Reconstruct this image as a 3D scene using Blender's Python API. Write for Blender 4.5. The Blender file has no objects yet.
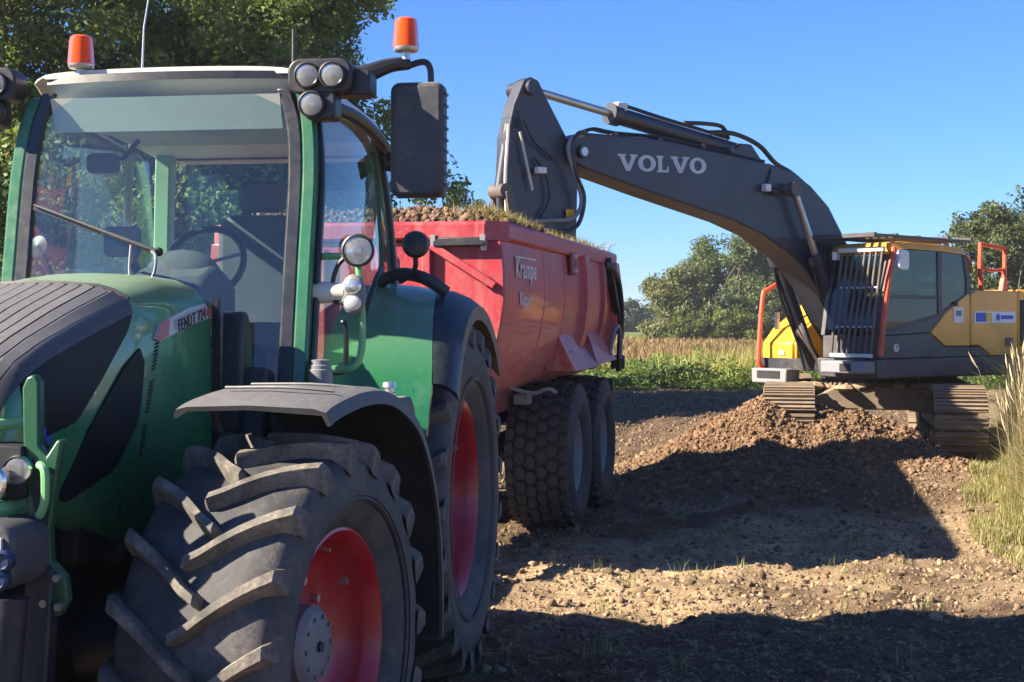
import bpy, math, random
import numpy as np
from mathutils import Vector, Matrix
S = bpy.context.scene
COL = S.collection
R = math.radians
# ------------------------------------------------------------------ camera, sky, sun, exposure
cam = bpy.data.cameras.new('camera')
cam.sensor_width = 36.0
cam.lens = 1450 / 1024 * 36.0
cam.shift_y = -23 / 1024
cam.clip_start = 0.1
cam.clip_end = 6000
cam_ob = bpy.data.objects.new('camera', cam)
COL.objects.link(cam_ob)
cam_ob.location = (0, 0, 2.02)
cam_ob.rotation_euler = (math.pi / 2, 0, 0)
S.camera = cam_ob

SUN_EL, SUN_AZ = 34.5, 254.5          # azimuth clockwise from +Y (the viewing direction)
world = bpy.data.worlds.new('World')
S.world = world
world.use_nodes = True
wn = world.node_tree.nodes
sky = wn.new('ShaderNodeTexSky')
sky.sky_type = 'NISHITA'
sky.sun_disc = False
sky.sun_elevation = R(SUN_EL)
sky.sun_rotation = R(SUN_AZ)
sky.altitude = 0
sky.air_density = 1.0
sky.dust_density = 0.0
sky.ozone_density = 10.0
gam = wn.new('ShaderNodeGamma')
gam.inputs[1].default_value = 1.0
world.node_tree.links.new(sky.outputs[0], gam.inputs[0])
tint = wn.new('ShaderNodeVectorMath'); tint.operation = 'MULTIPLY'; tint.inputs[1].default_value = (0.72, 0.89, 1.12)
world.node_tree.links.new(gam.outputs[0], tint.inputs[0])
world.node_tree.links.new(tint.outputs[0], wn['Background'].inputs[0])
wn['Background'].inputs[1].default_value = 0.052

sun = bpy.data.lights.new('sun', 'SUN')
sun.energy = 5.0
sun.angle = R(0.53)
sun.color = (1.0, 0.89, 0.72)
sun_ob = bpy.data.objects.new('sun', sun)
COL.objects.link(sun_ob)
to_sun = Vector((math.sin(R(SUN_AZ)) * math.cos(R(SUN_EL)), math.cos(R(SUN_AZ)) * math.cos(R(SUN_EL)), math.sin(R(SUN_EL))))
sun_ob.rotation_euler = to_sun.to_track_quat('Z', 'Y').to_euler()
sun_ob.location = to_sun * 60

S.view_settings.view_transform = 'Standard'
S.view_settings.look = 'None'
S.view_settings.gamma = 1.0
S.view_settings.use_curve_mapping = False
S.view_settings.exposure = 1.8
S.render.engine = 'CYCLES'
S.cycles.max_bounces = 8
S.cycles.transparent_max_bounces = 24
S.cycles.use_denoising = True

# ------------------------------------------------------------------ mesh helpers
def v3(p): return Vector(p)

def frame_of(d):
    d = Vector(d).normalized()
    up = Vector((0, 0, 1)) if abs(d.z) < 0.95 else Vector((1, 0, 0))
    a = d.cross(up).normalized()
    b = a.cross(d).normalized()
    return a, b, d

def spline(pts, n=6):
    P = [Vector(p) for p in pts]
    if len(P) < 3: return P
    out = []
    for i in range(len(P) - 1):
        p0 = P[max(i - 1, 0)]; p1 = P[i]; p2 = P[i + 1]; p3 = P[min(i + 2, len(P) - 1)]
        for k in range(n):
            t = k / n
            out.append(0.5 * ((2 * p1) + (p2 - p0) * t + (2 * p0 - 5 * p1 + 4 * p2 - p3) * t * t + (3 * p1 - p0 - 3 * p2 + p3) * t ** 3))
    out.append(P[-1])
    return out

class MB:
    def __init__(s): s.v = []; s.f = []
    def add(s, vs, fs):
        o = len(s.v)
        s.v += [tuple(x) for x in vs]
        s.f += [tuple(i + o for i in f) for f in fs]
        return s
    def box(s, c, sz, rot=None, taper=1.0):
        x, y, z = (k / 2 for k in sz)
        P = [Vector((a * x * (taper if d > 0 else 1), b * y * (taper if d > 0 else 1), d * z)) for d in (-1, 1) for b in (-1, 1) for a in (-1, 1)]
        if rot is not None:
            m = rot if isinstance(rot, Matrix) else Matrix.Rotation(rot, 3, 'Z')
            P = [m @ p for p in P]
        P = [p + Vector(c) for p in P]
        return s.add(P, [(0, 2, 3, 1), (4, 5, 7, 6), (0, 1, 5, 4), (2, 6, 7, 3), (0, 4, 6, 2), (1, 3, 7, 5)])
    def bar(s, p0, p1, w, h, up=None):
        a, b, d = frame_of(Vector(p1) - Vector(p0))
        if up is not None:
            b = Vector(up); b = (b - d * b.dot(d)).normalized(); a = d.cross(b)
        rings = []
        for p in (Vector(p0), Vector(p1)):
            rings.append([p + a * (i * w / 2) + b * (j * h / 2) for i, j in ((-1, -1), (1, -1), (1, 1), (-1, 1))])
        return s.loft(rings)
    def prism(s, poly, axis, a, b):
        n = len(poly)
        f = {'x': lambda p, t: (t, p[0], p[1]), 'y': lambda p, t: (p[0], t, p[1]), 'z': lambda p, t: (p[0], p[1], t)}[axis]
        A = [f(p, a) for p in poly]; B = [f(p, b) for p in poly]
        area = sum(poly[i][0] * poly[(i + 1) % n][1] - poly[(i + 1) % n][0] * poly[i][1] for i in range(n))
        flip = (area > 0) != (axis == 'y')
        fs = [tuple(range(n))[::-1] if flip else tuple(range(n)), tuple(range(n, 2 * n)) if flip else tuple(range(2 * n - 1, n - 1, -1))]
        for i in range(n):
            j = (i + 1) % n
            fs.append((i, j, n + j, n + i) if flip else (j, i, n + i, n + j))
        if b < a: fs = [q[::-1] for q in fs]
        return s.add(A + B, fs)
    def loft(s, rings, closed=True, caps=True, loop=False):
        n = len(rings[0]); m = len(rings)
        fs = []
        for i in range(m if loop else m - 1):
            for k in range(n if closed else n - 1):
                a = i * n + k; b = i * n + (k + 1) % n
                i2 = (i + 1) % m
                fs.append((a, b, i2 * n + (k + 1) % n, i2 * n + k))
        if caps and closed and not loop:
            fs.append(tuple(range(n))[::-1]); fs.append(tuple(range((m - 1) * n, m * n)))
        return s.add([p for r in rings for p in r], fs)
    def tube(s, pts, r, n=8, smooth=0, caps=True):
        P = spline(pts, smooth) if smooth else [Vector(p) for p in pts]
        m = len(P)
        rr = r if isinstance(r, (list, tuple)) else [r] * m
        if len(rr) != m:
            rr = [np.interp(i / (m - 1) * (len(rr) - 1), range(len(rr)), rr) for i in range(m)]
        rings = []
        a = None
        for i, p in enumerate(P):
            d = (P[min(i + 1, m - 1)] - P[max(i - 1, 0)]).normalized()
            if a is None: a, b, _ = frame_of(d)
            else:
                a = (a - d * a.dot(d)).normalized()
            b = d.cross(a)
            rings.append([p + (a * math.cos(t) + b * math.sin(t)) * rr[i] for t in [2 * math.pi * k / n for k in range(n)]])
        return s.loft(rings, caps=caps)
    def cyl(s, p0, p1, r0, r1=None, n=20):
        return s.tube([p0, p1], [r0, r0 if r1 is None else r1], n)
    def lathe(s, prof, org=(0, 0, 0), axis=(0, 0, 1), n=32):
        a, b, d = frame_of(axis)
        rings = [[Vector(org) + d * t + (a * math.cos(k * 2 * math.pi / n) + b * math.sin(k * 2 * math.pi / n)) * max(r, 1e-4) for k in range(n)] for r, t in prof]
        return s.loft(rings, caps=False)
    def ball(s, c, r, n=12, sc=(1, 1, 1)):
        prof = [(math.sin(math.pi * i / n), -math.cos(math.pi * i / n)) for i in range(n + 1)]
        m = MB().lathe(prof, n=2 * n)
        return s.add([(c[0] + p[0] * r * sc[0], c[1] + p[1] * r * sc[1], c[2] + p[2] * r * sc[2]) for p in m.v], m.f)
    def rbox(s, c, sz, r=0.03, axis='z', n=5):
        i, j = {'x': (1, 2), 'y': (0, 2), 'z': (0, 1)}[axis]
        k = {'x': 0, 'y': 1, 'z': 2}[axis]
        P = []
        for cx, cy, a0 in ((1, 1, 0), (-1, 1, 90), (-1, -1, 180), (1, -1, 270)):
            for t in range(n + 1):
                an = R(a0 + 90 * t / n)
                P.append((c[i] + cx * (sz[i] / 2 - r) + r * math.cos(an), c[j] + cy * (sz[j] / 2 - r) + r * math.sin(an)))
        return s.prism(P, axis, c[k] - sz[k] / 2, c[k] + sz[k] / 2)
    def mesh(s, name, smooth=35):
        me = bpy.data.meshes.new(name)
        me.from_pydata(s.v, [], s.f)
        me.update()
        if smooth:
            me.shade_smooth(); me.set_sharp_from_angle(angle=R(smooth))
        return me
    def build(s, name, mat, parent=None, smooth=35, bevel=0, loc=None, rot=None, label=None):
        o = bpy.data.objects.new(name, s.mesh(name, smooth))
        o.data.materials.append(mat)
        COL.objects.link(o)
        if parent is not None: o.parent = parent
        if loc: o.location = loc
        if rot: o.rotation_euler = rot
        if label: o['label'] = label
        if bevel:
            b = o.modifiers.new('bevel', 'BEVEL'); b.width = bevel; b.segments = 2; b.limit_method = 'ANGLE'; b.angle_limit = R(40)
        return o

def np_mesh(name, verts, faces, mat, parent=None, colors=None, smooth=False):
    """big mesh from numpy arrays; faces an (n,3) or (n,4) array; colors one rgb per vertex"""
    me = bpy.data.meshes.new(name)
    k = faces.shape[1]
    me.vertices.add(len(verts)); me.vertices.foreach_set('co', np.asarray(verts, np.float32).ravel())
    me.loops.add(faces.size); me.loops.foreach_set('vertex_index', faces.astype(np.int32).ravel())
    me.polygons.add(len(faces)); me.polygons.foreach_set('loop_start', np.arange(0, faces.size, k, dtype=np.int32))
    me.update(calc_edges=True)
    if colors is not None:
        at = me.color_attributes.new('Col', 'FLOAT_COLOR', 'POINT')
        c = np.ones((len(verts), 4), np.float32); c[:, :colors.shape[1]] = colors
        at.data.foreach_set('color', c.ravel())
    if smooth: me.shade_smooth()
    me.materials.append(mat)
    o = bpy.data.objects.new(name, me)
    COL.objects.link(o)
    if parent is not None: o.parent = parent
    return o

def thing(name, label, cat, loc=(0, 0, 0), rotz=0, group=None):
    o = bpy.data.objects.new(name, None)
    o.empty_display_size = 0.2
    COL.objects.link(o)
    o.location = loc; o.rotation_euler = (0, 0, rotz)
    o['label'] = label; o['category'] = cat
    if group: o['group'] = group
    return o
def tag(o, label, cat, group=None, kind=None):
    o['label'] = label; o['category'] = cat
    if group: o['group'] = group
    if kind: o['kind'] = kind
    return o
def struct(o): o['kind'] = 'structure'; return o
def stuff(o): o['kind'] = 'stuff'; return o
def copy_part(o, parent, **k):
    c = o.copy(); COL.objects.link(c); c.parent = parent
    for a, b in k.items(): setattr(c, a, b)
    for ch in [q for q in COL.objects if q.parent == o]:
        copy_part(ch, c)
    return c
def piece(me, name, parent, loc=(0, 0, 0), rot=(0, 0, 0), scale=(1, 1, 1)):
    o = bpy.data.objects.new(name, me); COL.objects.link(o); o.parent = parent
    o.location = loc; o.rotation_euler = rot; o.scale = scale
    return o

# ------------------------------------------------------------------ materials
class NT:
    def __init__(s, name):
        s.m = bpy.data.materials.new(name); s.m.use_nodes = True
        s.t = s.m.node_tree; s.n = s.t.nodes; s.n.clear()
        s.out = s.n.new('ShaderNodeOutputMaterial')
        s.tc = s.n.new('ShaderNodeTexCoord')
        s.geo = s.n.new('ShaderNodeNewGeometry')
    def l(s, a, b): s.t.links.new(a, b)
    def noise(s, scale, detail=4, rough=0.6, vec=None, dist=0.0):
        n = s.n.new('ShaderNodeTexNoise'); n.inputs['Scale'].default_value = scale
        n.inputs['Detail'].default_value = detail; n.inputs['Roughness'].default_value = rough; n.inputs['Distortion'].default_value = dist
        s.l(vec if vec is not None else s.tc.outputs['Object'], n.inputs['Vector'])
        return n.outputs['Fac']
    def remap(s, x, a, b, lo=0.0, hi=1.0):
        n = s.n.new('ShaderNodeMapRange'); n.inputs[1].default_value = a; n.inputs[2].default_value = b
        n.inputs[3].default_value = lo; n.inputs[4].default_value = hi
        s.l(x, n.inputs[0]); return n.outputs[0]
    def mix(s, fac, a, b, mode='MIX'):
        n = s.n.new('ShaderNodeMix'); n.data_type = 'RGBA'; n.blend_type = mode
        for i, x in ((0, fac), (6, a), (7, b)):
            if hasattr(x, 'links'): s.l(x, n.inputs[i])
            elif i == 0: n.inputs[0].default_value = x
            else: n.inputs[i].default_value = (x[0], x[1], x[2], 1)
        return n.outputs[2]
    def math(s, op, a, b=0.0):
        n = s.n.new('ShaderNodeMath'); n.operation = op
        for i, x in ((0, a), (1, b)):
            if hasattr(x, 'links'): s.l(x, n.inputs[i])
            else: n.inputs[i].default_value = x
        return n.outputs[0]
    def bsdf(s, col, rough=0.5, metal=0.0, spec=0.5, coat=0.0):
        p = s.n.new('ShaderNodeBsdfPrincipled')
        for nm, x in (('Base Color', col), ('Roughness', rough), ('Metallic', metal), ('Specular IOR Level', spec), ('Coat Weight', coat)):
            if hasattr(x, 'links'): s.l(x, p.inputs[nm])
            elif nm == 'Base Color': p.inputs[nm].default_value = (x[0], x[1], x[2], 1)
            else: p.inputs[nm].default_value = x
        p.inputs['Coat Roughness'].default_value = 0.052
        return p
    def bump(s, p, h, strength=0.3, dist=0.02):
        b = s.n.new('ShaderNodeBump'); b.inputs['Strength'].default_value = strength; b.inputs['Distance'].default_value = dist
        s.l(h, b.inputs['Height']); s.l(b.outputs[0], p.inputs['Normal'])
    def done(s, sh): s.l(sh, s.out.inputs['Surface']); return s.m

DUST = (0.33, 0.26, 0.18)
def mat(name, col, rough=0.5, metal=0.0, dust=0.2, var=0.15, bump=0.0, bscale=60, spec=0.5, coat=0.0, dustcol=DUST, dscale=3.0, up=0.0, splash=None, streak=0.0):
    """worn surface: base colour with slow variation, patchy dust and (with up) dust settled on faces that look up"""
    t = NT(name)
    c = t.mix(t.remap(t.noise(1.7, 3), 0.3, 0.7), [k * (1 - var) for k in col], [min(1, k * (1 + var)) for k in col])
    fine = t.noise(dscale * 9, 6, 0.75)
    d = t.math('MULTIPLY', t.remap(t.noise(dscale, 5, 0.7), 0.42, 0.72), t.remap(fine, 0.3, 0.65))
    d = t.math('MULTIPLY', d, dust)
    if up:
        sx = t.n.new('ShaderNodeSeparateXYZ'); t.l(t.geo.outputs['Normal'], sx.inputs[0])
        u = t.math('MULTIPLY', t.remap(sx.outputs[2], 0.55, 0.95), t.remap(fine, 0.2, 0.6, 0.55, 1.0))
        d = t.math('MAXIMUM', d, t.math('MULTIPLY', u, up))
    if splash:      # mud thrown up from below, patchy, thinning out with height
        sp = t.n.new('ShaderNodeSeparateXYZ'); t.l(t.tc.outputs['Object'], sp.inputs[0])
        g = t.math('ADD', t.remap(sp.outputs[2], splash[0], splash[1], 0.75, 0.0), t.remap(t.noise(14, 6, 0.75), 0.35, 0.65, -0.45, 0.3))
        d = t.math('MAXIMUM', d, t.remap(g, 0.1, 0.7, 0.0, 0.8))
    if streak:      # rain-washed dirt runs and scrapes
        mp = t.n.new('ShaderNodeMapping'); mp.inputs['Scale'].default_value = (5, 7, 0.5); t.l(t.tc.outputs['Object'], mp.inputs['Vector'])
        d = t.math('MAXIMUM', d, t.math('MULTIPLY', t.remap(t.noise(1.6, 6, 0.7, mp.outputs[0]), 0.5, 0.72), streak))
        sc = t.n.new('ShaderNodeMapping'); sc.inputs['Scale'].default_value = (2, 0.8, 9); sc.inputs['Rotation'].default_value = (0.5, 0, 0); t.l(t.tc.outputs['Object'], sc.inputs['Vector'])
        d = t.math('MAXIMUM', d, t.math('MULTIPLY', t.remap(t.noise(4.0, 5, 0.8, sc.outputs[0]), 0.66, 0.72), streak))
    c = t.mix(d, c, dustcol)
    r = t.math('ADD', t.math('MULTIPLY', d, max(0.0, 0.9 - rough)), rough)
    r = t.math('ADD', r, t.remap(fine, 0.3, 0.7, -0.04, 0.06))
    p = t.bsdf(c, r, metal, spec, coat)
    if bump: t.bump(p, t.noise(bscale, 4), bump, 0.01)
    return t.done(p.outputs[0])

def glass_mat(name, tint=(0.75, 0.9, 0.85), dust=0.08, rmin=0.06, dcol=(0.55, 0.6, 0.6)):
    t = NT(name)
    lw = t.n.new('ShaderNodeLayerWeight'); lw.inputs[0].default_value = 0.5
    f = t.math('POWER', lw.outputs['Facing'], 4.0)
    f = t.math('ADD', t.math('MULTIPLY', f, 0.9), rmin)
    tr = t.n.new('ShaderNodeBsdfTransparent'); tr.inputs[0].default_value = (*tint, 1)
    gl = t.n.new('ShaderNodeBsdfGlossy'); gl.inputs['Roughness'].default_value = 0.015
    a = t.n.new('ShaderNodeMixShader'); t.l(f, a.inputs[0]); t.l(tr.outputs[0], a.inputs[1]); t.l(gl.outputs[0], a.inputs[2])
    df = t.n.new('ShaderNodeBsdfDiffuse'); df.inputs[0].default_value = (*dcol, 1)
    b = t.n.new('ShaderNodeMixShader')
    t.l(t.math('MULTIPLY', t.remap(t.noise(3.5, 6, 0.7), 0.3, 0.75, 0.35, 1.4), dust), b.inputs[0])
    t.l(a.outputs[0], b.inputs[1]); t.l(df.outputs[0], b.inputs[2])
    return t.done(b.outputs[0])

def leaf_mat(name, trans=0.42, rough=0.55):
    t = NT(name)
    at = t.n.new('ShaderNodeAttribute'); at.attribute_name = 'Col'
    p = t.bsdf(at.outputs['Color'], rough, 0, 0.35)
    tl = t.n.new('ShaderNodeBsdfTranslucent'); t.l(t.mix(1.0, at.outputs['Color'], (1.0, 1.0, 0.55), 'MULTIPLY'), tl.inputs[0])
    m = t.n.new('ShaderNodeMixShader'); m.inputs[0].default_value = trans
    t.l(p.outputs[0], m.inputs[1]); t.l(tl.outputs[0], m.inputs[2])
    return t.done(m.outputs[0])

M = {}
M['green'] = mat('green_paint', (0.021, 0.172, 0.066), 0.28, dust=0.25, coat=0.5, up=0.45, dustcol=(0.42, 0.42, 0.30), var=0.1)
M['green_frame'] = mat('green_frame_paint', (0.022, 0.125, 0.052), 0.3, dust=0.2, coat=0.4)
M['green_inner'] = mat('pale_green_trim', (0.22, 0.36, 0.22), 0.5, dust=0.2)
M['green_dark'] = mat('dark_green_paint', (0.01, 0.07, 0.03), 0.4, dust=0.25)
M['lime'] = mat('light_green_paint', (0.16, 0.38, 0.16), 0.4, dust=0.2)
M['plastic'] = mat('grey_plastic', (0.035, 0.036, 0.042), 0.5, dust=0.35, bump=0.1, bscale=300, up=0.55, dustcol=(0.36, 0.33, 0.30))
M['plastic_clean'] = mat('black_plastic', (0.018, 0.019, 0.023), 0.42, dust=0.18, bump=0.06, bscale=400)
M['mudguard'] = mat('mudguard_plastic', (0.03, 0.031, 0.036), 0.5, dust=0.15, bump=0.1, bscale=300, up=0.34, dustcol=(0.30, 0.28, 0.27))
M['louvre'] = mat('louvre_plastic', (0.05, 0.05, 0.055), 0.5, dust=0.3, up=0.5, dustcol=(0.30, 0.28, 0.27))
M['frit'] = mat('black_seal', (0.012, 0.014, 0.02), 0.35, dust=0.1)
M['dark'] = mat('dark_metal', (0.012, 0.014, 0.022), 0.5, dust=0.25)
M['void'] = mat('deep_black', (0.006, 0.007, 0.009), 0.7, dust=0.1)
M['gloss'] = mat('dark_window_panel', (0.005, 0.006, 0.01), 0.5, dust=0.1, spec=0.15)
M['cream'] = mat('cream_roof_paint', (0.68, 0.64, 0.56), 0.45, dust=0.3)
M['bone'] = mat('bone_plastic', (0.6, 0.55, 0.45), 0.5, dust=0.3)
M['steel'] = mat('bare_steel', (0.5, 0.5, 0.5), 0.35, 0.9, dust=0.3)
M['chrome'] = mat('chrome', (0.75, 0.76, 0.78), 0.12, 1.0, dust=0.08)
M['rubber'] = mat('dusty_rubber', (0.036, 0.036, 0.039), 0.7, dust=0.7, bump=0.2, bscale=90, dustcol=(0.20, 0.175, 0.15), dscale=4, var=0.3)
M['lug'] = mat('dusty_lug_rubber', (0.085, 0.078, 0.07), 0.8, dust=0.95, bump=0.25, bscale=90, dustcol=(0.40, 0.33, 0.25), dscale=4, var=0.3)
M['rubber_trailer'] = mat('trailer_tyre_rubber', (0.026, 0.026, 0.028), 0.75, dust=0.6, dustcol=(0.16, 0.13, 0.105), dscale=3)
M['block'] = mat('trailer_tread_rubber', (0.045, 0.04, 0.038), 0.8, dust=0.8, dustcol=(0.17, 0.14, 0.115), dscale=6)
M['rim_red'] = mat('red_rim_paint', (0.40, 0.008, 0.022), 0.35, dust=0.25, coat=0.3, dscale=5)
M['rim_grey'] = mat('grey_rim_paint', (0.2, 0.2, 0.22), 0.55, dust=0.5)
M['hub'] = mat('grey_hub_paint', (0.16, 0.165, 0.175), 0.5, dust=0.4, bump=0.15)
M['trailer_red'] = mat('faded_red_paint', (0.40, 0.026, 0.038), 0.4, dust=0.6, var=0.2, dustcol=(0.40, 0.25, 0.22), dscale=1.6, coat=0.1, splash=(1.2, 2.3), streak=0.5, bump=0.08, bscale=5)
M['trailer_dark'] = mat('dark_red_chassis', (0.17, 0.012, 0.018), 0.55, dust=0.5)
M['white_print'] = mat('worn_white_print', (0.62, 0.56, 0.54), 0.6, dust=0.55, dustcol=(0.36, 0.1, 0.1), dscale=9)
M['boom'] = mat('charcoal_boom_paint', (0.026, 0.028, 0.043), 0.42, dust=0.2, coat=0.1, dustcol=(0.13, 0.11, 0.10))
M['volvo_white'] = mat('pale_lettering', (0.52, 0.53, 0.56), 0.5, dust=0.2)
M['yellow'] = mat('excavator_yellow_paint', (0.80, 0.34, 0.014), 0.4, dust=0.25, coat=0.2, up=0.2)
M['bright_yellow'] = mat('bright_yellow_paint', (0.78, 0.40, 0.015), 0.4, dust=0.2)
M['charcoal'] = mat('charcoal_panel_paint', (0.052, 0.052, 0.06), 0.5, dust=0.35)
M['orange'] = mat('orange_red_paint', (0.62, 0.07, 0.02), 0.45, dust=0.25)
M['guard'] = mat('guard_steel', (0.09, 0.065, 0.06), 0.5, dust=0.5, dustcol=(0.35, 0.27, 0.2), dscale=8)
M['track'] = mat('rusty_track_steel', (0.20, 0.15, 0.105), 0.7, 0.2, dust=0.95, dustcol=(0.38, 0.28, 0.175), dscale=4, up=0.6)
M['mud'] = mat('dried_mud', (0.28, 0.19, 0.12), 0.9, dust=0.5, bump=0.5, bscale=25)
M['mirror'] = mat('mirror_glass', (0.8, 0.82, 0.85), 0.03, 1.0, dust=0.1)
M['white'] = mat('white_sticker', (0.75, 0.75, 0.74), 0.5, dust=0.2)
M['blue'] = mat('blue_print', (0.02, 0.06, 0.45), 0.5, dust=0.1)
M['blue_cap'] = mat('blue_cap', (0.012, 0.025, 0.08), 0.35, dust=0.1)
M['red_faded'] = mat('faded_red_print', (0.5, 0.16, 0.17), 0.5, dust=0.1)
M['red'] = mat('red_print', (0.55, 0.02, 0.03), 0.5, dust=0.1)
M['ink'] = mat('dark_print', (0.012, 0.014, 0.03), 0.5, dust=0.1)
M['silver'] = mat('silver_plate', (0.55, 0.54, 0.55), 0.4, 0.1, dust=0.3)
M['seat'] = mat('seat_fabric', (0.05, 0.055, 0.07), 0.85, dust=0.2)
M['interior'] = mat('interior_trim', (0.16, 0.17, 0.19), 0.7, dust=0.2)
M['interior_light'] = mat('interior_lining', (0.42, 0.44, 0.42), 0.8, dust=0.1)
M['glass'] = glass_mat('cab_glass', (0.82, 0.95, 0.91), 0.014, 0.10)
M['glass_side'] = glass_mat('door_glass', (0.76, 0.90, 0.90), 0.015, 0.10)
M['glass_rear'] = glass_mat('rear_glass', (0.86, 0.95, 0.93), 0.004, 0.035)
M['glass_dark'] = glass_mat('tinted_glass', (0.42, 0.54, 0.56), 0.008, 0.045)
M['lens'] = glass_mat('lamp_lens', (0.92, 0.94, 0.96), 0.22, 0.10, (0.8, 0.8, 0.78))
def beacon_mat():
    t = NT('beacon_lens')
    p = t.bsdf((0.85, 0.10, 0.008), 0.15, 0, 0.5, 0.2)
    p.inputs['Transmission Weight'].default_value = 0.25
    p.inputs['IOR'].default_value = 1.3
    return t.done(p.outputs[0])
M['beacon'] = beacon_mat()
M['amber'] = mat('amber_reflector', (0.75, 0.2, 0.03), 0.2, dust=0.05)
M['leaf'] = leaf_mat('leaves')
M['grass'] = leaf_mat('grass_blades', 0.4)
M['bark'] = mat('bark', (0.10, 0.075, 0.055), 0.9, dust=0.3, bump=0.6, bscale=12)
# ------------------------------------------------------------------ terrain
rng = np.random.default_rng(7)
random.seed(7)
def vnoise(x, y, seed=0):
    x = np.asarray(x, float); y = np.asarray(y, float)
    xi = np.floor(x).astype(np.int64); yi = np.floor(y).astype(np.int64)
    def h(a, b):
        n = (a * 374761393 + b * 668265263 + seed * 1442695041) & 0xffffffff
        n = ((n ^ (n >> 13)) * 1274126177) & 0xffffffff
        return ((n ^ (n >> 16)) & 0xffff) / 65535.0
    fx = x - xi; fy = y - yi
    fx = fx * fx * (3 - 2 * fx); fy = fy * fy * (3 - 2 * fy)
    return (h(xi, yi) * (1 - fx) + h(xi + 1, yi) * fx) * (1 - fy) + (h(xi, yi + 1) * (1 - fx) + h(xi + 1, yi + 1) * fx) * fy
def fbm(x, y, sc, oct=4, seed=0):
    s = 0; a = 1; t = 0
    for i in range(oct):
        s = s + a * vnoise(x / sc * 2 ** i + 17.3 * i, y / sc * 2 ** i + 5.1 * i, seed + i); t += a; a *= 0.5
    return s / t
def ss(a, b, x):
    t = np.clip((x - a) / (b - a), 0, 1); return t * t * (3 - 2 * t)
RIDGE_X = [1.0, 1.6, 2.1, 2.65, 3.3, 4.15, 5.0, 5.35, 5.6, 5.85, 9]
RIDGE_H = [0.0, 0.12, 0.32, 0.60, 0.90, 0.85, 0.68, 0.54, 0.28, 0.20, 0.20]
def zones(X, Y):
    """masks 0..1: tall right-hand verge, green bank, open field"""
    w = (fbm(X, Y, 2.0, 3, 40) - 0.5) * 1.6
    edge = np.interp(Y, [0, 8, 11, 13, 16, 18, 20, 26, 40], [4.9, 4.3, 4.1, 4.3, 5.1, 5.9, 6.6, 8.2, 13])
    verge = ss(-0.25, 0.35, X + w * 0.5 - edge)
    bank = ss(40.5, 42, Y + w)
    field = ss(46.5, 48, Y + w)
    return verge, bank, field
def height(X, Y, fine=True):
    X = np.asarray(X, float); Y = np.asarray(Y, float)
    h = 0.20 * ss(13.5, 18.5, Y) * ss(2.2, 4.6, X) * (1 - ss(28, 40, Y))
    r = np.interp(X, RIDGE_X, RIDGE_H)
    p = np.where(Y < 19.25, np.exp(-((Y - 19.25) / 0.9) ** 2), np.exp(-((Y - 19.25) / 0.9) ** 2))
    h = h + np.maximum(r - h, 0) * p
    h = h - 0.06 * np.exp(-((X - 0.2) / 1.6) ** 2 - ((Y - 15) / 3.0) ** 2) - 0.03 * np.exp(-((Y - 7.5) / 3) ** 2)
    far = ss(28, 60, Y)
    if fine:
        verge, bank, field = zones(X, Y)
        soil = (1 - verge * 0.6) * (1 - bank * 0.8)
        n = (fbm(X, Y, 2.2, 2, 1) - 0.5) * 0.12 + (fbm(X, Y, 0.55, 3, 5) - 0.5) * 0.11 + (fbm(X, Y, 0.16, 2, 9) - 0.5) * 0.07
        rut = np.sin((X - (Y - 9) * 0.22) * 5.2 + fbm(X, Y, 1.5, 2, 21) * 4) * 0.022
        h = h + (n + rut) * soil * (1 + 0.8 * p * np.clip(r, 0, 1)) * (1 - 0.6 * far)
    return h
def axis_vals(lo, hi, mid0, mid1, step, grow):
    v = list(np.arange(mid0, mid1, step))
    s = step; x = v[-1]
    while x < hi: s *= grow; x += s; v.append(x)
    s = step; x = mid0; a = []
    while x > lo: s *= grow; x -= s; a.append(x)
    return np.array(a[::-1] + v)
xs = axis_vals(-560, 660, -3.0, 6.6, 0.045, 1.09)
ys = axis_vals(-260, 860, 6.2, 21.0, 0.05, 1.035)
GX, GY = np.meshgrid(xs, ys)
GZ = height(GX, GY)
verge, bank, field = zones(GX, GY)
n1 = fbm(GX, GY, 1.3, 4, 60)[..., None]; n2 = fbm(GX, GY, 0.35, 3, 70)[..., None]
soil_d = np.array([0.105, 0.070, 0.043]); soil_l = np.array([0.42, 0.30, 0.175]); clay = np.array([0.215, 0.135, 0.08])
sunlit_stony = (ss(9.2, 10.4, GY) * (1 - ss(12.6, 14.8, GY)) * ss(-0.8, 0.3, GX))[..., None]  # stony band; soil painted paler along the sunlit strip, darker outside it
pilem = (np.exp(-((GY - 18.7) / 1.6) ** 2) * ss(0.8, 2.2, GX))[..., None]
t = np.clip((n1 - 0.52) * 2.2 + sunlit_stony * 0.6 + (n2 - 0.5) * 0.9 - 0.6 * ss(20, 25, GY)[..., None], 0, 1)
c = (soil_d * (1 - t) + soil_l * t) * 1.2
c = c * (1 - pilem * 0.8) + (clay * (0.65 + 0.7 * n2)) * pilem * 0.8
c = c * (1 - verge[..., None]) + np.array([0.26, 0.20, 0.10]) * (0.6 + 0.8 * n2) * verge[..., None]
c = c * (1 - bank[..., None]) + np.array([0.07, 0.10, 0.03]) * bank[..., None]
c = c * (1 - field[..., None]) + (np.array([0.22, 0.14, 0.07]) * (0.7 + 0.6 * n1)) * field[..., None]
farg = ss(128, 150, GY)[..., None]
c = c * (1 - farg) + np.array([0.12, 0.14, 0.04]) * farg
ny, nx = GX.shape
idx = np.arange(ny * nx).reshape(ny, nx)
F = np.stack([idx[:-1, :-1], idx[:-1, 1:], idx[1:, 1:], idx[1:, :-1]], -1).reshape(-1, 4)
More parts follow.
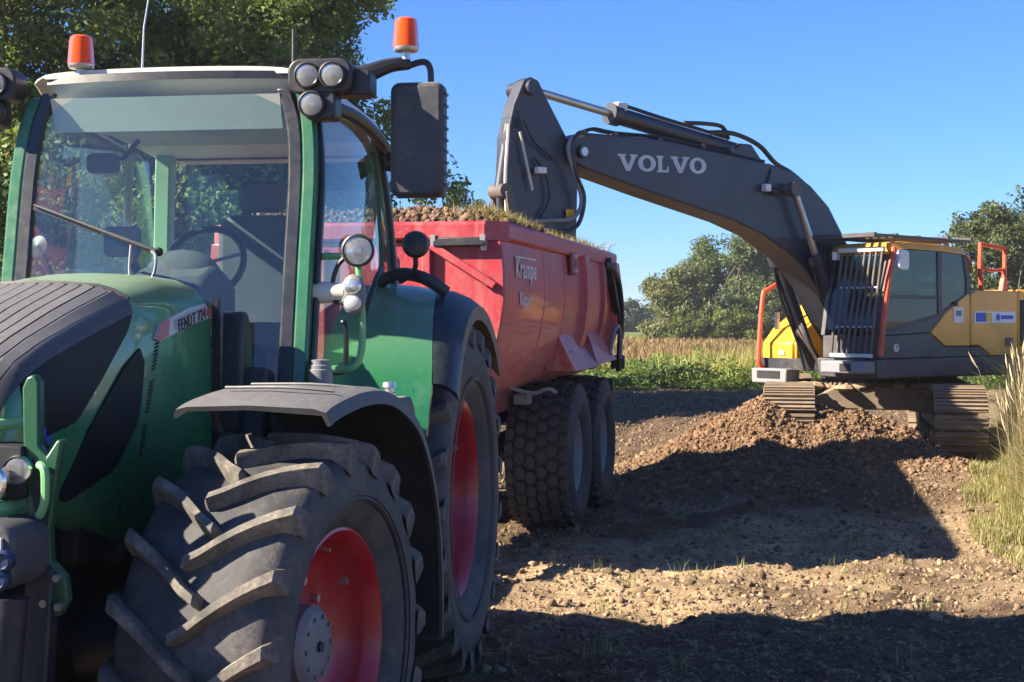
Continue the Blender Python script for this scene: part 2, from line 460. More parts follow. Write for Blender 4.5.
def ground_mat():
    t = NT('churned_soil')
    at = t.n.new('ShaderNodeAttribute'); at.attribute_name = 'Col'
    f = t.noise(26, 8, 0.75); g = t.noise(7, 6, 0.7)
    k = t.math('MULTIPLY', t.remap(f, 0.3, 0.7, 0.55, 1.45), t.remap(g, 0.3, 0.7, 0.75, 1.25))
    cc = t.mix(1.0, at.outputs['Color'], k, 'MULTIPLY')
    p = t.bsdf(cc, 0.95, 0, 0.15)
    t.bump(p, t.math('ADD', t.noise(16, 8, 0.75), t.math('MULTIPLY', t.noise(60, 4, 0.7), 0.4)), 0.9, 0.05)
    return t.done(p.outputs[0])
M['soil'] = ground_mat()
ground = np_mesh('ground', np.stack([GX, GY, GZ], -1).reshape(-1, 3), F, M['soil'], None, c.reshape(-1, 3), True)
struct(ground)
def clod_mat():
    t = NT('soil_clods')
    at = t.n.new('ShaderNodeAttribute'); at.attribute_name = 'Col'
    p = t.bsdf(t.mix(1.0, at.outputs['Color'], t.remap(t.noise(45, 5, 0.7), 0.3, 0.7, 0.6, 1.35), 'MULTIPLY'), 0.95, 0, 0.15)
    t.bump(p, t.noise(70, 4), 0.6, 0.02)
    return t.done(p.outputs[0])
M['clod'] = clod_mat()
ICO_V = []
ph = (1 + 5 ** 0.5) / 2
for a, b in ((1, ph), (-1, ph), (1, -ph), (-1, -ph)):
    ICO_V += [(0, a, b), (a, b, 0), (b, 0, a)]
ICO_V = np.array(ICO_V) / math.hypot(1, ph)
ICO_F = []
for i in range(12):
    for j in range(i + 1, 12):
        for k in range(j + 1, 12):
            d = [np.linalg.norm(ICO_V[a] - ICO_V[b]) for a, b in ((i, j), (j, k), (i, k))]
            if max(d) < 1.2:
                nrm = np.cross(ICO_V[j] - ICO_V[i], ICO_V[k] - ICO_V[i])
                ICO_F.append((i, j, k) if nrm @ ICO_V[i] > 0 else (i, k, j))
ICO_F = np.array(ICO_F)
def rot_mats(n):
    q = rng.normal(size=(n, 4)); q /= np.linalg.norm(q, axis=1)[:, None]
    w, x, y, z = q.T
    return np.stack([1 - 2 * (y * y + z * z), 2 * (x * y - z * w), 2 * (x * z + y * w), 2 * (x * y + z * w), 1 - 2 * (x * x + z * z), 2 * (y * z - x * w), 2 * (x * z - y * w), 2 * (y * z + x * w), 1 - 2 * (x * x + y * y)], -1).reshape(n, 3, 3)
def clods(name, P, size, cols, material, parent=None):
    n = len(P)
    V = ICO_V[None] * (0.5 + 0.9 * rng.random((n, 12, 1)))
    V = V * np.stack([np.ones(n), 0.6 + 0.4 * rng.random(n), 0.45 + 0.4 * rng.random(n)], -1)[:, None, :]
    V = np.einsum('nij,nkj->nki', rot_mats(n), V) * size[:, None, None] + P[:, None, :]
    Fc = (ICO_F[None] + (np.arange(n) * 12)[:, None, None]).reshape(-1, 3)
    C = np.repeat(cols, 12, axis=0)
    return np_mesh(name, V.reshape(-1, 3), Fc, material, parent, C)
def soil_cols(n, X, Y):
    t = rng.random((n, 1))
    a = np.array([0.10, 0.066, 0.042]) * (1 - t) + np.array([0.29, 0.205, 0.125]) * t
    st = (ss(9.2, 10.4, Y) * (1 - ss(12.8, 14.8, Y)))[:, None]  # clods in the band lightened too, painting the same sunlit strip
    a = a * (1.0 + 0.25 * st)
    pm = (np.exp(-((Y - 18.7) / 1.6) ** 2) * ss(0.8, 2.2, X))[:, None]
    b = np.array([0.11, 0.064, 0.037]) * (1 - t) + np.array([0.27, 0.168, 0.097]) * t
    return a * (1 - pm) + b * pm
# loose clods and gravel over the worked soil
N = 80000
Y = 6.6 + (rng.random(N) ** 1.25) * 34; X = rng.uniform(-0.26, 0.38, N) * Y + rng.normal(0, 0.3, N)
keep = (rng.random(N) > zones(X, Y)[0] * 0.65) & (Y < 41)
X = X[keep]; Y = Y[keep]; n = len(X)
sz = np.clip(rng.lognormal(-4.55, 0.55, n), 0.005, 0.05) * (1 + 0.02 * np.clip(Y - 8, 0, 40))
P = np.stack([X, Y, height(X, Y) + sz * 0.05], -1)
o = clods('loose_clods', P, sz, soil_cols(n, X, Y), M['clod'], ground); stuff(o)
# extra crumbs on the spoil heap
N = 28000
X = rng.uniform(1.2, 5.8, N); Y = 19.4 - np.abs(rng.normal(0, 1.1, N))
sz = np.clip(rng.lognormal(-4.5, 0.6, N), 0.005, 0.06)
P = np.stack([X, Y, height(X, Y) + sz * 0.25], -1)
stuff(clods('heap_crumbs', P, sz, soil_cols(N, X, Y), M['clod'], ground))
# the stones one can tell apart, each its own piece of the ground
stone_me = []
for i in range(8):
    V = ICO_V * (0.7 + 0.55 * rng.random((12, 1))) * np.array([1, 0.75, 0.55])
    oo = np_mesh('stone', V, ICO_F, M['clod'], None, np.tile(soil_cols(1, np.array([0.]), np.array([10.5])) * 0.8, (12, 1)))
    stone_me.append(oo.data); bpy.data.objects.remove(oo)
N = 230
Y = 8.0 + rng.random(N) * 8.5; X = rng.uniform(-0.03, 0.37, N) * Y
for i in range(N):
    s = float(np.clip(rng.lognormal(-3.5, 0.35), 0.02, 0.06))
    piece(stone_me[i % 8], 'stone', ground, (X[i], Y[i], float(height(X[i], Y[i])) + s * 0.15), (rng.uniform(-.4, .4), rng.uniform(-.4, .4), rng.uniform(0, 6.28)), (s, s, s * 0.9))
for (x, y, s) in ((4.05, 12.05, 0.13), (3.75, 11.6, 0.11), (0.95, 10.9, 0.15), (1.35, 11.0, 0.12), (1.75, 11.3, 0.13), (2.1, 11.0, 0.11), (3.0, 11.3, 0.10), (1.2, 18.0, 0.16), (1.7, 19.0, 0.2), (2.3, 21.0, 0.2), (2.9, 22.5, 0.22)):
    piece(stone_me[int(s * 1000) % 8], 'stone', ground, (x, y, float(height(x, y)) + s * 0.02), (0.2, 0.1, x * 3), (s * 0.7, s * 0.6, s * 0.5))

# ------------------------------------------------------------------ grasses
def blades(name, P, hgt, wid, cols, bend=0.5, material=None, parent=None, flat=False):
    """each blade a bent tapering strip of two quads"""
    n = len(P)
    a = rng.uniform(0, 2 * np.pi, n); d = np.stack([np.cos(a), np.sin(a), np.zeros(n)], -1)
    s = np.stack([-np.sin(a), np.cos(a), np.zeros(n)], -1) * (wid / 2)[:, None]
    lean = (rng.random(n) ** 1.5 * bend * hgt)[:, None]
    up = np.stack([np.zeros(n), np.zeros(n), hgt], -1)
    p0 = P; p1 = P + up * 0.55 + d * lean * 0.35; p2 = P + up * (1 - 0.25 * (lean / hgt[:, None])) + d * lean
    V = np.stack([p0 - s, p0 + s, p1 + s * 0.8, p1 - s * 0.8, p2 + s * 0.12, p2 - s * 0.12], 1)
    Fq = (np.array([[0, 1, 2, 3], [3, 2, 4, 5]])[None] + (np.arange(n) * 6)[:, None, None]).reshape(-1, 4)
    return np_mesh(name, V.reshape(-1, 3), Fq, material or M['grass'], parent, np.repeat(cols, 6, axis=0))
def lerp_cols(n, cs, jitter=0.25):
    cs = np.array(cs); i = rng.integers(0, len(cs), n); j = rng.integers(0, len(cs), n); t = rng.random((n, 1))
    return (cs[i] * (1 - t) + cs[j] * t) * (1 + jitter * (rng.random((n, 1)) - 0.5) * 2)
DRY = [(0.42, 0.34, 0.17), (0.34, 0.27, 0.12), (0.24, 0.23, 0.08), (0.5, 0.42, 0.24)]
GRN = [(0.10, 0.17, 0.04), (0.14, 0.22, 0.05), (0.20, 0.25, 0.07)]
# tall verge on the right
N = 90000
Y = 9.5 + rng.random(N) ** 0.9 * 13; X = np.interp(Y, [0, 8, 11, 13, 16, 18, 20, 26], [4.9, 4.3, 4.1, 4.3, 5.1, 5.9, 6.6, 8.2]) + np.abs(rng.normal(0, 1.0, N)) - 0.15
cl = fbm(X, Y, 0.6, 2, 90); keep = cl + rng.normal(0, 0.08, N) > 0.45
X = X[keep]; Y = Y[keep]; cl = cl[keep]; n = len(X)
ex = np.interp(Y, [0, 8, 11, 13, 16, 18, 20, 26], [4.9, 4.3, 4.1, 4.3, 5.1, 5.9, 6.6, 8.2])
tall = ss(0.1, 1.1, X - ex) * ss(11.2, 13.5, Y)
hg = (0.10 + 1.05 * tall) * (0.5 + rng.random(n)) * (0.6 + 0.8 * cl)
P = np.stack([X, Y, height(X, Y) - 0.01], -1)
stuff(tag(blades('tall_verge_grass', P, hg, rng.uniform(0.005, 0.013, n), lerp_cols(n, DRY + DRY + GRN[1:]), 0.9), 'tall straw coloured and green grass on the right verge', 'grass'))
# flowering stalks standing above the verge
st = MB()
N = 260
Y = rng.uniform(13.5, 20, N); X = np.interp(Y, [11, 13, 16, 18, 20, 26], [4.1, 4.3, 5.1, 5.9, 6.6, 8.2]) + 0.35 + np.abs(rng.normal(0, 0.9, N))
for i in range(N):
    z = float(height(X[i], Y[i])); h = rng.uniform(0.8, 1.5); dx, dy = rng.normal(0, 0.14, 2)
    st.tube([(X[i], Y[i], z), (X[i] + dx * 0.4, Y[i] + dy * 0.4, z + h * 0.6), (X[i] + dx, Y[i] + dy, z + h)], [0.004, 0.003, 0.002], 3)
    st.tube([(X[i] + dx, Y[i] + dy, z + h - 0.02), (X[i] + dx * 1.15, Y[i] + dy * 1.15, z + h + 0.06), (X[i] + dx * 1.3, Y[i] + dy * 1.3, z + h + 0.16)], [0.003, 0.012, 0.002], 4)
M['stalk'] = mat('dry_stalk', (0.38, 0.29, 0.17), 0.8, dust=0.2)
stuff(tag(st.build('dry_grass_stalks', M['stalk'], smooth=60), 'dry seed heads standing above the right verge grass', 'grass'))
# little tufts and straw lying about on the soil
N = 900
X = rng.uniform(-0.1, 4.6, N); Y = rng.uniform(7.5, 16.5, N)
ctr = rng.random((60, 2)) * [4.6, 8.5] + [0.1, 7.8]
k = rng.integers(0, 60, N); X = ctr[k, 0] + rng.normal(0, 0.05, N); Y = ctr[k, 1] + rng.normal(0, 0.05, N)
P = np.stack([X, Y, height(X, Y)], -1)
stuff(tag(blades('small_grass_tufts', P, rng.uniform(0.04, 0.16, N), rng.uniform(0.003, 0.007, N), lerp_cols(N, DRY + GRN), 1.0), 'small grass tufts rooted in the churned soil', 'grass'))
N = 3500
Y = 7 + rng.random(N) * 11; X = rng.uniform(-0.05, 0.38, N) * Y
a = rng.uniform(0, np.pi, N); L = rng.uniform(0.02, 0.11, N)
d = np.stack([np.cos(a) * L, np.sin(a) * L, rng.normal(0, 0.012, N)], -1); w = np.stack([-np.sin(a), np.cos(a), np.zeros(N)], -1) * 0.003
P = np.stack([X, Y, height(X, Y) + 0.018], -1)
V = np.stack([P - d / 2 - w, P + d / 2 - w, P + d / 2 + w, P - d / 2 + w], 1).reshape(-1, 3)
stuff(tag(np_mesh('straw_litter', V, np.arange(N * 4).reshape(-1, 4), M['grass'], None, np.repeat(lerp_cols(N, DRY), 4, axis=0)), 'scattered bits of dry straw on the soil', 'straw'))
# green weed bank where the soil ends, reeds and the brown weedy field behind it
N = 42000
X = rng.uniform(-4, 20, N); Y = 41.0 + rng.random(N) * 6.5 + (fbm(X, X * 0, 2.2, 3, 3) - 0.5) * 3.0
top = (0.10 + 1.7 * np.clip(fbm(X, Y, 1.5, 3, 12) - 0.22, 0, 1)) * ss(40.2, 42.0, Y)
Z = top * rng.random(N) ** 0.6
P = np.stack([X, Y, Z], -1)
nr = rng.normal(0, 0.6, (N, 3)) + np.array([0, -0.2, 0.7]); nr /= np.linalg.norm(nr, axis=1)[:, None]
t1 = np.cross(nr, rng.normal(size=(N, 3))); t1 /= np.linalg.norm(t1, axis=1)[:, None]; t2 = np.cross(nr, t1)
s_ = rng.uniform(0.04, 0.10, N)[:, None]
V = np.stack([P - t1 * s_, P - t2 * s_ * 0.4, P + t1 * s_, P + t2 * s_ * 0.4], 1).reshape(-1, 3)
cc = lerp_cols(N, [(0.08, 0.13, 0.028), (0.13, 0.21, 0.045), (0.22, 0.27, 0.07)]) * (0.6 + 0.8 * fbm(X, Y, 2.5, 2, 55))[:, None]
stuff(tag(np_mesh('green_weed_bank', V, np.arange(N * 4).reshape(-1, 4), M['leaf'], None, np.repeat(cc, 4, axis=0)), 'lush green weeds on the bank at the far edge of the soil', 'weeds'))
N = 3200
X = np.where(rng.random(N) < 0.75, rng.normal(7.3, 0.8, N), rng.uniform(4.3, 16, N)); Y = 42.5 + rng.random(N) * 5
P = np.stack([X, Y, np.zeros(N)], -1)
stuff(tag(blades('yellow_reeds', P, rng.uniform(0.4, 1.35, N) * (0.35 + 1.0 * fbm(X, Y, 1.3, 2, 31)), rng.uniform(0.018, 0.04, N), lerp_cols(N, [(0.42, 0.36, 0.11), (0.30, 0.31, 0.09), (0.48, 0.42, 0.18)]), 1.1), 'yellow green reeds standing along the grass bank', 'reeds'))
N = 60000
Y = 46.5 + (rng.random(N) ** 1.6) * 85; X = rng.uniform(-0.08, 0.40, N) * Y
P = np.stack([X, Y, np.zeros(N) - 0.02], -1)
g = fbm(X, Y, 9, 3, 77)[:, None]
cc = lerp_cols(N, [(0.25, 0.155, 0.07), (0.31, 0.20, 0.09), (0.16, 0.095, 0.05), (0.28, 0.23, 0.10)]) * (0.65 + 0.7 * g)
cc = np.where(rng.random((N, 1)) < ss(100, 130, Y)[:, None] * 0.8, lerp_cols(N, [(0.26, 0.28, 0.08), (0.34, 0.33, 0.12)]), cc)
stuff(tag(blades('weedy_field', P, rng.uniform(0.2, 0.7, N) * (0.5 + 0.9 * g[:, 0]), rng.uniform(0.04, 0.09, N) * (Y / 60), cc, 0.9), 'brown weedy field stretching to the far trees', 'field plants'))

# ------------------------------------------------------------------ trees
def tree(name, label, base, lobes, n, leaf, cols, trunk_r, H0, group=None, cat='tree', clump=0.35, nclump=90, thin=1.0, bare=8):
    """lobes: (x, y, z, rx, ry, rz) relative to base; leaf-sized faces in clumps through each lobe, on limbs"""
    root = thing(name, label, cat, base, 0, group)
    lobes = np.array(lobes, float)
    vol = (lobes[:, 3] * lobes[:, 4] * lobes[:, 5]) ** 0.75; pr = vol / vol.sum()
    li = rng.choice(len(lobes), nclump, p=pr)
    d = rng.normal(size=(nclump, 3)); d /= np.linalg.norm(d, axis=1)[:, None]
    rr = rng.random(nclump) ** 0.45 * rng.uniform(0.75, 1.08, nclump)
    C = lobes[li, :3] + d * rr[:, None] * lobes[li, 3:]
    C[:, 2] = np.maximum(C[:, 2], 0.15)
    cs = clump * rng.uniform(0.55, 1.35, nclump)
    ctone = rng.random(nclump)
    k = rng.integers(0, nclump, n)
    off = rng.normal(size=(n, 3)); off /= np.linalg.norm(off, axis=1)[:, None]
    Pp = C[k] + off * (rng.random((n, 1)) ** 0.5) * cs[k][:, None] * np.array([1, 1, 0.75])
    Pp[:, 2] = np.maximum(Pp[:, 2], 0.03)
    nr = off * 0.6 + rng.normal(0, 0.6, (n, 3)) + np.array([0, 0, 0.45]); nr /= np.linalg.norm(nr, axis=1)[:, None]
    t1 = np.cross(nr, rng.normal(size=(n, 3))); t1 /= np.linalg.norm(t1, axis=1)[:, None]
    t2 = np.cross(nr, t1)
    s = leaf * rng.uniform(0.6, 1.3, n)[:, None]
    V = np.stack([Pp - t1 * s, Pp - t2 * s * 0.45 + nr * s * 0.1, Pp + t1 * s, Pp + t2 * s * 0.45 + nr * s * 0.1], 1).reshape(-1, 3)
    tone = np.clip(0.55 * ctone[k] + 0.6 * rng.random(n) - 0.1, 0, 1)[:, None]
    cc = np.array(cols[0]) * (1 - tone) + np.array(cols[1]) * tone
    np_mesh('crown', V, np.arange(n * 4).reshape(-1, 4), M['leaf'], root, np.repeat(cc, 4, axis=0))
    tb = MB()
    top = Vector((lobes[:, 0].mean(), lobes[:, 1].mean(), H0))
    mid = Vector((top.x * 0.3 + rng.normal(0, 0.1), top.y * 0.3, H0 * 0.5))
    tb.tube([(0, 0, -0.1), (mid.x * 0.3, mid.y * 0.3, H0 * 0.2), mid, top], [trunk_r * 1.3, trunk_r, trunk_r * 0.75, trunk_r * 0.25], 8, 3)
    for j in rng.choice(nclump, min(bare * 3, nclump), replace=False):
        f = rng.uniform(0.25, 0.9); st_ = Vector((0, 0, 0)).lerp(mid, f * 2) if f < 0.5 else mid.lerp(top, f * 2 - 1)
        e = Vector(C[j]); m_ = st_.lerp(e, 0.5) + Vector((0, 0, 0.12 * (e - st_).length))
        tb.tube([st_, m_, e], [trunk_r * 0.35, trunk_r * 0.2, trunk_r * 0.06], 5)
    tb.build('trunk', M['bark'], root, 60)
    return root
OLIVE = ((0.045, 0.08, 0.022), (0.25, 0.33, 0.095))
def lobed(h, r, k, seed, low=0.15):
    q = np.random.default_rng(seed); L = []
    for i in range(k):
        f = low + (0.92 - low) * (i + 0.5) / k
        w = r * float(np.interp(f, [0, 0.2, 0.45, 0.7, 0.95], [0.6, 0.85, 0.85, 0.74, 0.46]))
        a = q.uniform(0, 6.28)
        L.append((math.cos(a) * r * 0.35, math.sin(a) * r * 0.35, f * h, w, w, h / k * 0.95))
    return L
gl = 'leafy trees behind the tractor'
tree('broadleaf_tree', 'dense olive green tree rising behind the left side of the tractor cab', (-9.6, 28, 0), lobed(11.5, 4.4, 8, 1, 0.0), 125000, 0.08, OLIVE, 0.22, 8.5, gl, clump=0.62, nclump=600)
tree('broadleaf_tree', 'dense olive green tree seen through and above the tractor windscreen', (-6.1, 30, 0), lobed(11.5, 4.2, 8, 2, 0.0), 125000, 0.08, OLIVE, 0.22, 9, gl, clump=0.62, nclump=600)
tree('broadleaf_tree', 'green tree beside the orange beacon on the right of the tractor cab', (-4.1, 29, 0), lobed(10.6, 2.5, 8, 3, 0.0), 70000, 0.068, ((0.05, 0.08, 0.02), (0.24, 0.32, 0.09)), 0.16, 8.2, gl, clump=0.5, nclump=380)
tree('broadleaf_tree', 'olive green tree filling the gap behind the two trees over the cab roof', (-8.2, 34, 0), lobed(13, 4.6, 8, 11, 0.0), 90000, 0.08, OLIVE, 0.22, 10, gl, clump=0.7, nclump=520)
tree('small_tree', 'thin topped small tree between the tractor mirror and excavator arm', (-1.75, 40, 0), [(-0.5, 0, 3.0, 1.2, 1.0, 2.4), (0.5, 0, 3.4, 0.8, 0.8, 2.0), (1.2, 0.3, 2.6, 0.7, 0.7, 2.2), (0.3, 0, 5.2, 0.4, 0.4, 0.9), (1.0, 0, 4.6, 0.35, 0.3, 0.8)], 14000, 0.06, ((0.05, 0.075, 0.025), (0.16, 0.18, 0.06)), 0.09, 5.6, gl, clump=0.3, nclump=130)
far = 'far trees beyond the field'
FG = ((0.04, 0.07, 0.03), (0.20, 0.25, 0.09)); LG = ((0.08, 0.10, 0.035), (0.26, 0.27, 0.11))
D = 120.0
def fx(px, d=D): return (px - 512) / 1450 * d
def fh(py, d=D): return 2.02 + (318 - py) / 1450 * d
for px, py, r, cset, lab, nm in (
    (672, 274, 2.3, LG, 'pale olive willow bush at the left end of the far tree row', 'willow_bush'),
    (706, 245, 2.6, FG, 'dark rounded tree left of the tallest far trees', 'far_tree'),
    (738, 243, 2.3, FG, 'dark green far tree in the middle of the row left of the boom', 'far_tree'),
    (768, 236, 2.5, FG, 'tallest dark green far tree just left of the excavator boom', 'far_tree'),
    (806, 246, 2.6, FG, 'dark far tree framed under the curve of the excavator boom', 'far_tree'),
    (846, 262, 2.6, FG, 'dark far tree hidden mostly behind the excavator cab guard', 'far_tree'),
    (900, 262, 3.0, FG, 'dark far tree seen through the excavator cab windows', 'far_tree')):
    h = fh(py) * 1.12
    tree(nm, lab, (fx(px), D + (px % 7) - 3, 0), lobed(h, r * 1.35, 7, int(px), 0.0), 26000, 0.15, cset, 0.2, h * 0.85, far, clump=0.8, nclump=260)
for px, py, r, lab in ((722, 300, 2.0, 'low light green bush in front of the far trees'), (690, 303, 2.0, 'low light green bush beside the pale willow'), (752, 306, 1.8, 'low green bush nearest the excavator handrail')):
    h = fh(py, 112)
    tree('field_bush', lab, (fx(px, 112), 112, 0), [(0, 0, h * 0.4, r, r, h * 0.5), (r * 0.6, 0, h * 0.5, r * 0.5, r * 0.5, h * 0.4), (-r * 0.6, 0, h * 0.4, r * 0.6, r * 0.5, h * 0.4)], 6500, 0.11, ((0.06, 0.09, 0.02), (0.20, 0.24, 0.06)), 0.08, h * 0.7, 'bushes before the far trees', 'bush', 0.5, 60)
for px, py, lab in ((630, 300, 'low hazy far tree right beside the trailer tailgate'), (648, 306, 'low hazy far tree left of the pale willow'), (608, 302, 'low hazy far tree hidden behind the trailer tailgate')):
    h = fh(py, 210)
    tree('distant_tree', lab, (fx(px, 210), 210, 0), lobed(h, 2.9, 4, int(px), 0.05), 3200, 0.3, ((0.03, 0.06, 0.03), (0.11, 0.15, 0.07)), 0.2, h * 0.8, 'distant trees', clump=0.9, nclump=70)
tree('tall_tree', 'big tree at the right edge above the excavator engine cover', (fx(1032, 72), 72, 0), lobed(fh(180, 72), 4.2, 8, 5, 0.0), 36000, 0.14, ((0.03, 0.05, 0.018), (0.15, 0.18, 0.06)), 0.25, 7.5, 'trees on the right', clump=0.65, nclump=420)
tree('tall_tree', 'smaller airy tree between the excavator cab and the big right tree', (fx(972, 74), 74, 0), lobed(fh(212, 74), 1.7, 6, 6, 0.1), 7000, 0.12, ((0.035, 0.055, 0.02), (0.16, 0.19, 0.065)), 0.15, 6.0, 'trees on the right', clump=0.4, nclump=110)
tree('tall_tree', 'low tree peeping over the rear of the excavator cab roof', (fx(950, 76), 76, 0), lobed(fh(228, 76), 1.3, 5, 8, 0.1), 4500, 0.12, ((0.035, 0.055, 0.02), (0.16, 0.19, 0.065)), 0.12, 5.0, 'trees on the right', clump=0.35, nclump=80)

# dark spruces standing behind the photographer: the cab glass mirrors them
def spruce(x, y, h, lab):
    root = thing('spruce_tree', lab, 'tree', (x, y, 0), 0, 'spruces behind the photographer')
    MB().tube([(0, 0, 0), (0, 0, h)], [0.16, 0.02], 8).build('trunk', M['bark'], root)
    n = 5200; f = rng.random(n) ** 0.75; tier = np.floor(f * 16) / 16 + rng.normal(0, 0.006, n)
    a = rng.uniform(0, 2 * np.pi, n); rr = (1 - f) * h * 0.24 * rng.random(n) ** 0.5 + 0.05
    c0 = np.stack([np.cos(a) * rr, np.sin(a) * rr, 0.3 + (h - 0.3) * np.clip(tier, 0, 1) - rr * 0.35], -1)
    d = np.stack([np.cos(a), np.sin(a), np.full(n, -0.45)], -1) * rng.uniform(0.15, 0.35, n)[:, None]
    w = np.stack([-np.sin(a), np.cos(a), np.zeros(n)], -1) * 0.07
    V = np.stack([c0 - d * 0.3 - w, c0 + d, c0 - d * 0.3 + w], 1).reshape(-1, 3)
    np_mesh('crown', V, np.arange(n * 3).reshape(-1, 3), M['leaf'], root, np.repeat(lerp_cols(n, [(0.02, 0.04, 0.02), (0.05, 0.08, 0.035)]), 3, axis=0))
for x, y, h, lab in ((-1.6, -9, 4.6, 'small pointed spruce mirrored low in the tractor windscreen'), (1.2, -17, 8.5, 'tall spruce mirrored in the tractor door glass'), (4.0, -20, 7.0, 'shorter spruce mirrored beside the tall one in the door glass'), (-5.5, -24, 9.0, 'broad spruce mirrored at the left of the windscreen'), (-9.0, -22, 7.5, 'spruce mirrored at the far left of the windscreen')):
    spruce(x, y, h, lab)
# ------------------------------------------------------------------ text
def text_mesh(txt, size, extrude=0.002, align='CENTER', shear=0.0, bold=0.0):
    cu = bpy.data.curves.new('txt', 'FONT'); cu.body = txt; cu.size = size; cu.extrude = extrude; cu.align_x = align; cu.align_y = 'CENTER'; cu.shear = shear; cu.offset = bold; cu.space_character = 1.12
    ob = bpy.data.objects.new('txt', cu); COL.objects.link(ob)
    me = bpy.data.meshes.new_from_object(ob.evaluated_get(bpy.context.evaluated_depsgraph_get()))
    bpy.data.objects.remove(ob)
    return me
def put_text(name, txt, size, m, parent, org, right, up, sx=1.0, **k):
    me = text_mesh(txt, size, **k); me.materials.clear(); me.materials.append(m)
    r = Vector(right).normalized(); u = Vector(up); u = (u - r * u.dot(r)).normalized(); n = r.cross(u)
    mt = Matrix((r * sx, u, n)).transposed().to_4x4(); mt.translation = Vector(org)
    me.transform(mt)
    o = bpy.data.objects.new(name, me); COL.objects.link(o); o.parent = parent
    return o

# ------------------------------------------------------------------ wheels
def lug_mesh(name, hw, Rt, carc, k, hand, w0=0.05, w1=0.07, drop=0.09, m=None):
    """one chevron bar, from just past the tread centre to over the shoulder; top of the wheel at angle 0, running forward (-y) with angle"""
    st = []
    for i in range(7):
        u = i / 6; x = -0.035 + (hw + 0.035 - 0.005) * u
        rt = Rt - 0.030 * max(0, x / hw) ** 2.4 * (1 + 0)
        rb = carc - 0.035 - 0.02 * u
        if i == 0: st.append((x - 0.012, rb, rt - 0.022, -k * max(0, x) + 0.02, w0 * 0.8))
        st.append((x, rb, rt, -k * max(0, x) * (1 - 0.18 * u) + (0.02 if x < 0 else 0), w0 + (w1 - w0) * u))
    st.append((hw + 0.012, carc - 0.08, Rt - 0.055, st[-1][3] - 0.012, w1 * 1.05))
    st.append((hw + 0.010, carc - drop, Rt - drop * 1.05, st[-1][3] - 0.035, w1 * 0.9))
    rings = []
    for x, rb, rt, al, w in st:
        ring = []
        for r, ww in ((rb, w * 0.72), (rb, -w * 0.72), (rt - 0.013, -w * 0.56), (rt, -w * 0.40), (rt, w * 0.40), (rt - 0.013, w * 0.56)):
            a = al + ww / r
            ring.append(Vector((x * hand, -math.sin(a) * r, math.cos(a) * r)))
        rings.append(ring if hand > 0 else ring[::-1])
    me = MB().loft(rings).mesh(name, 30)
    me.materials.append(m)
    return me
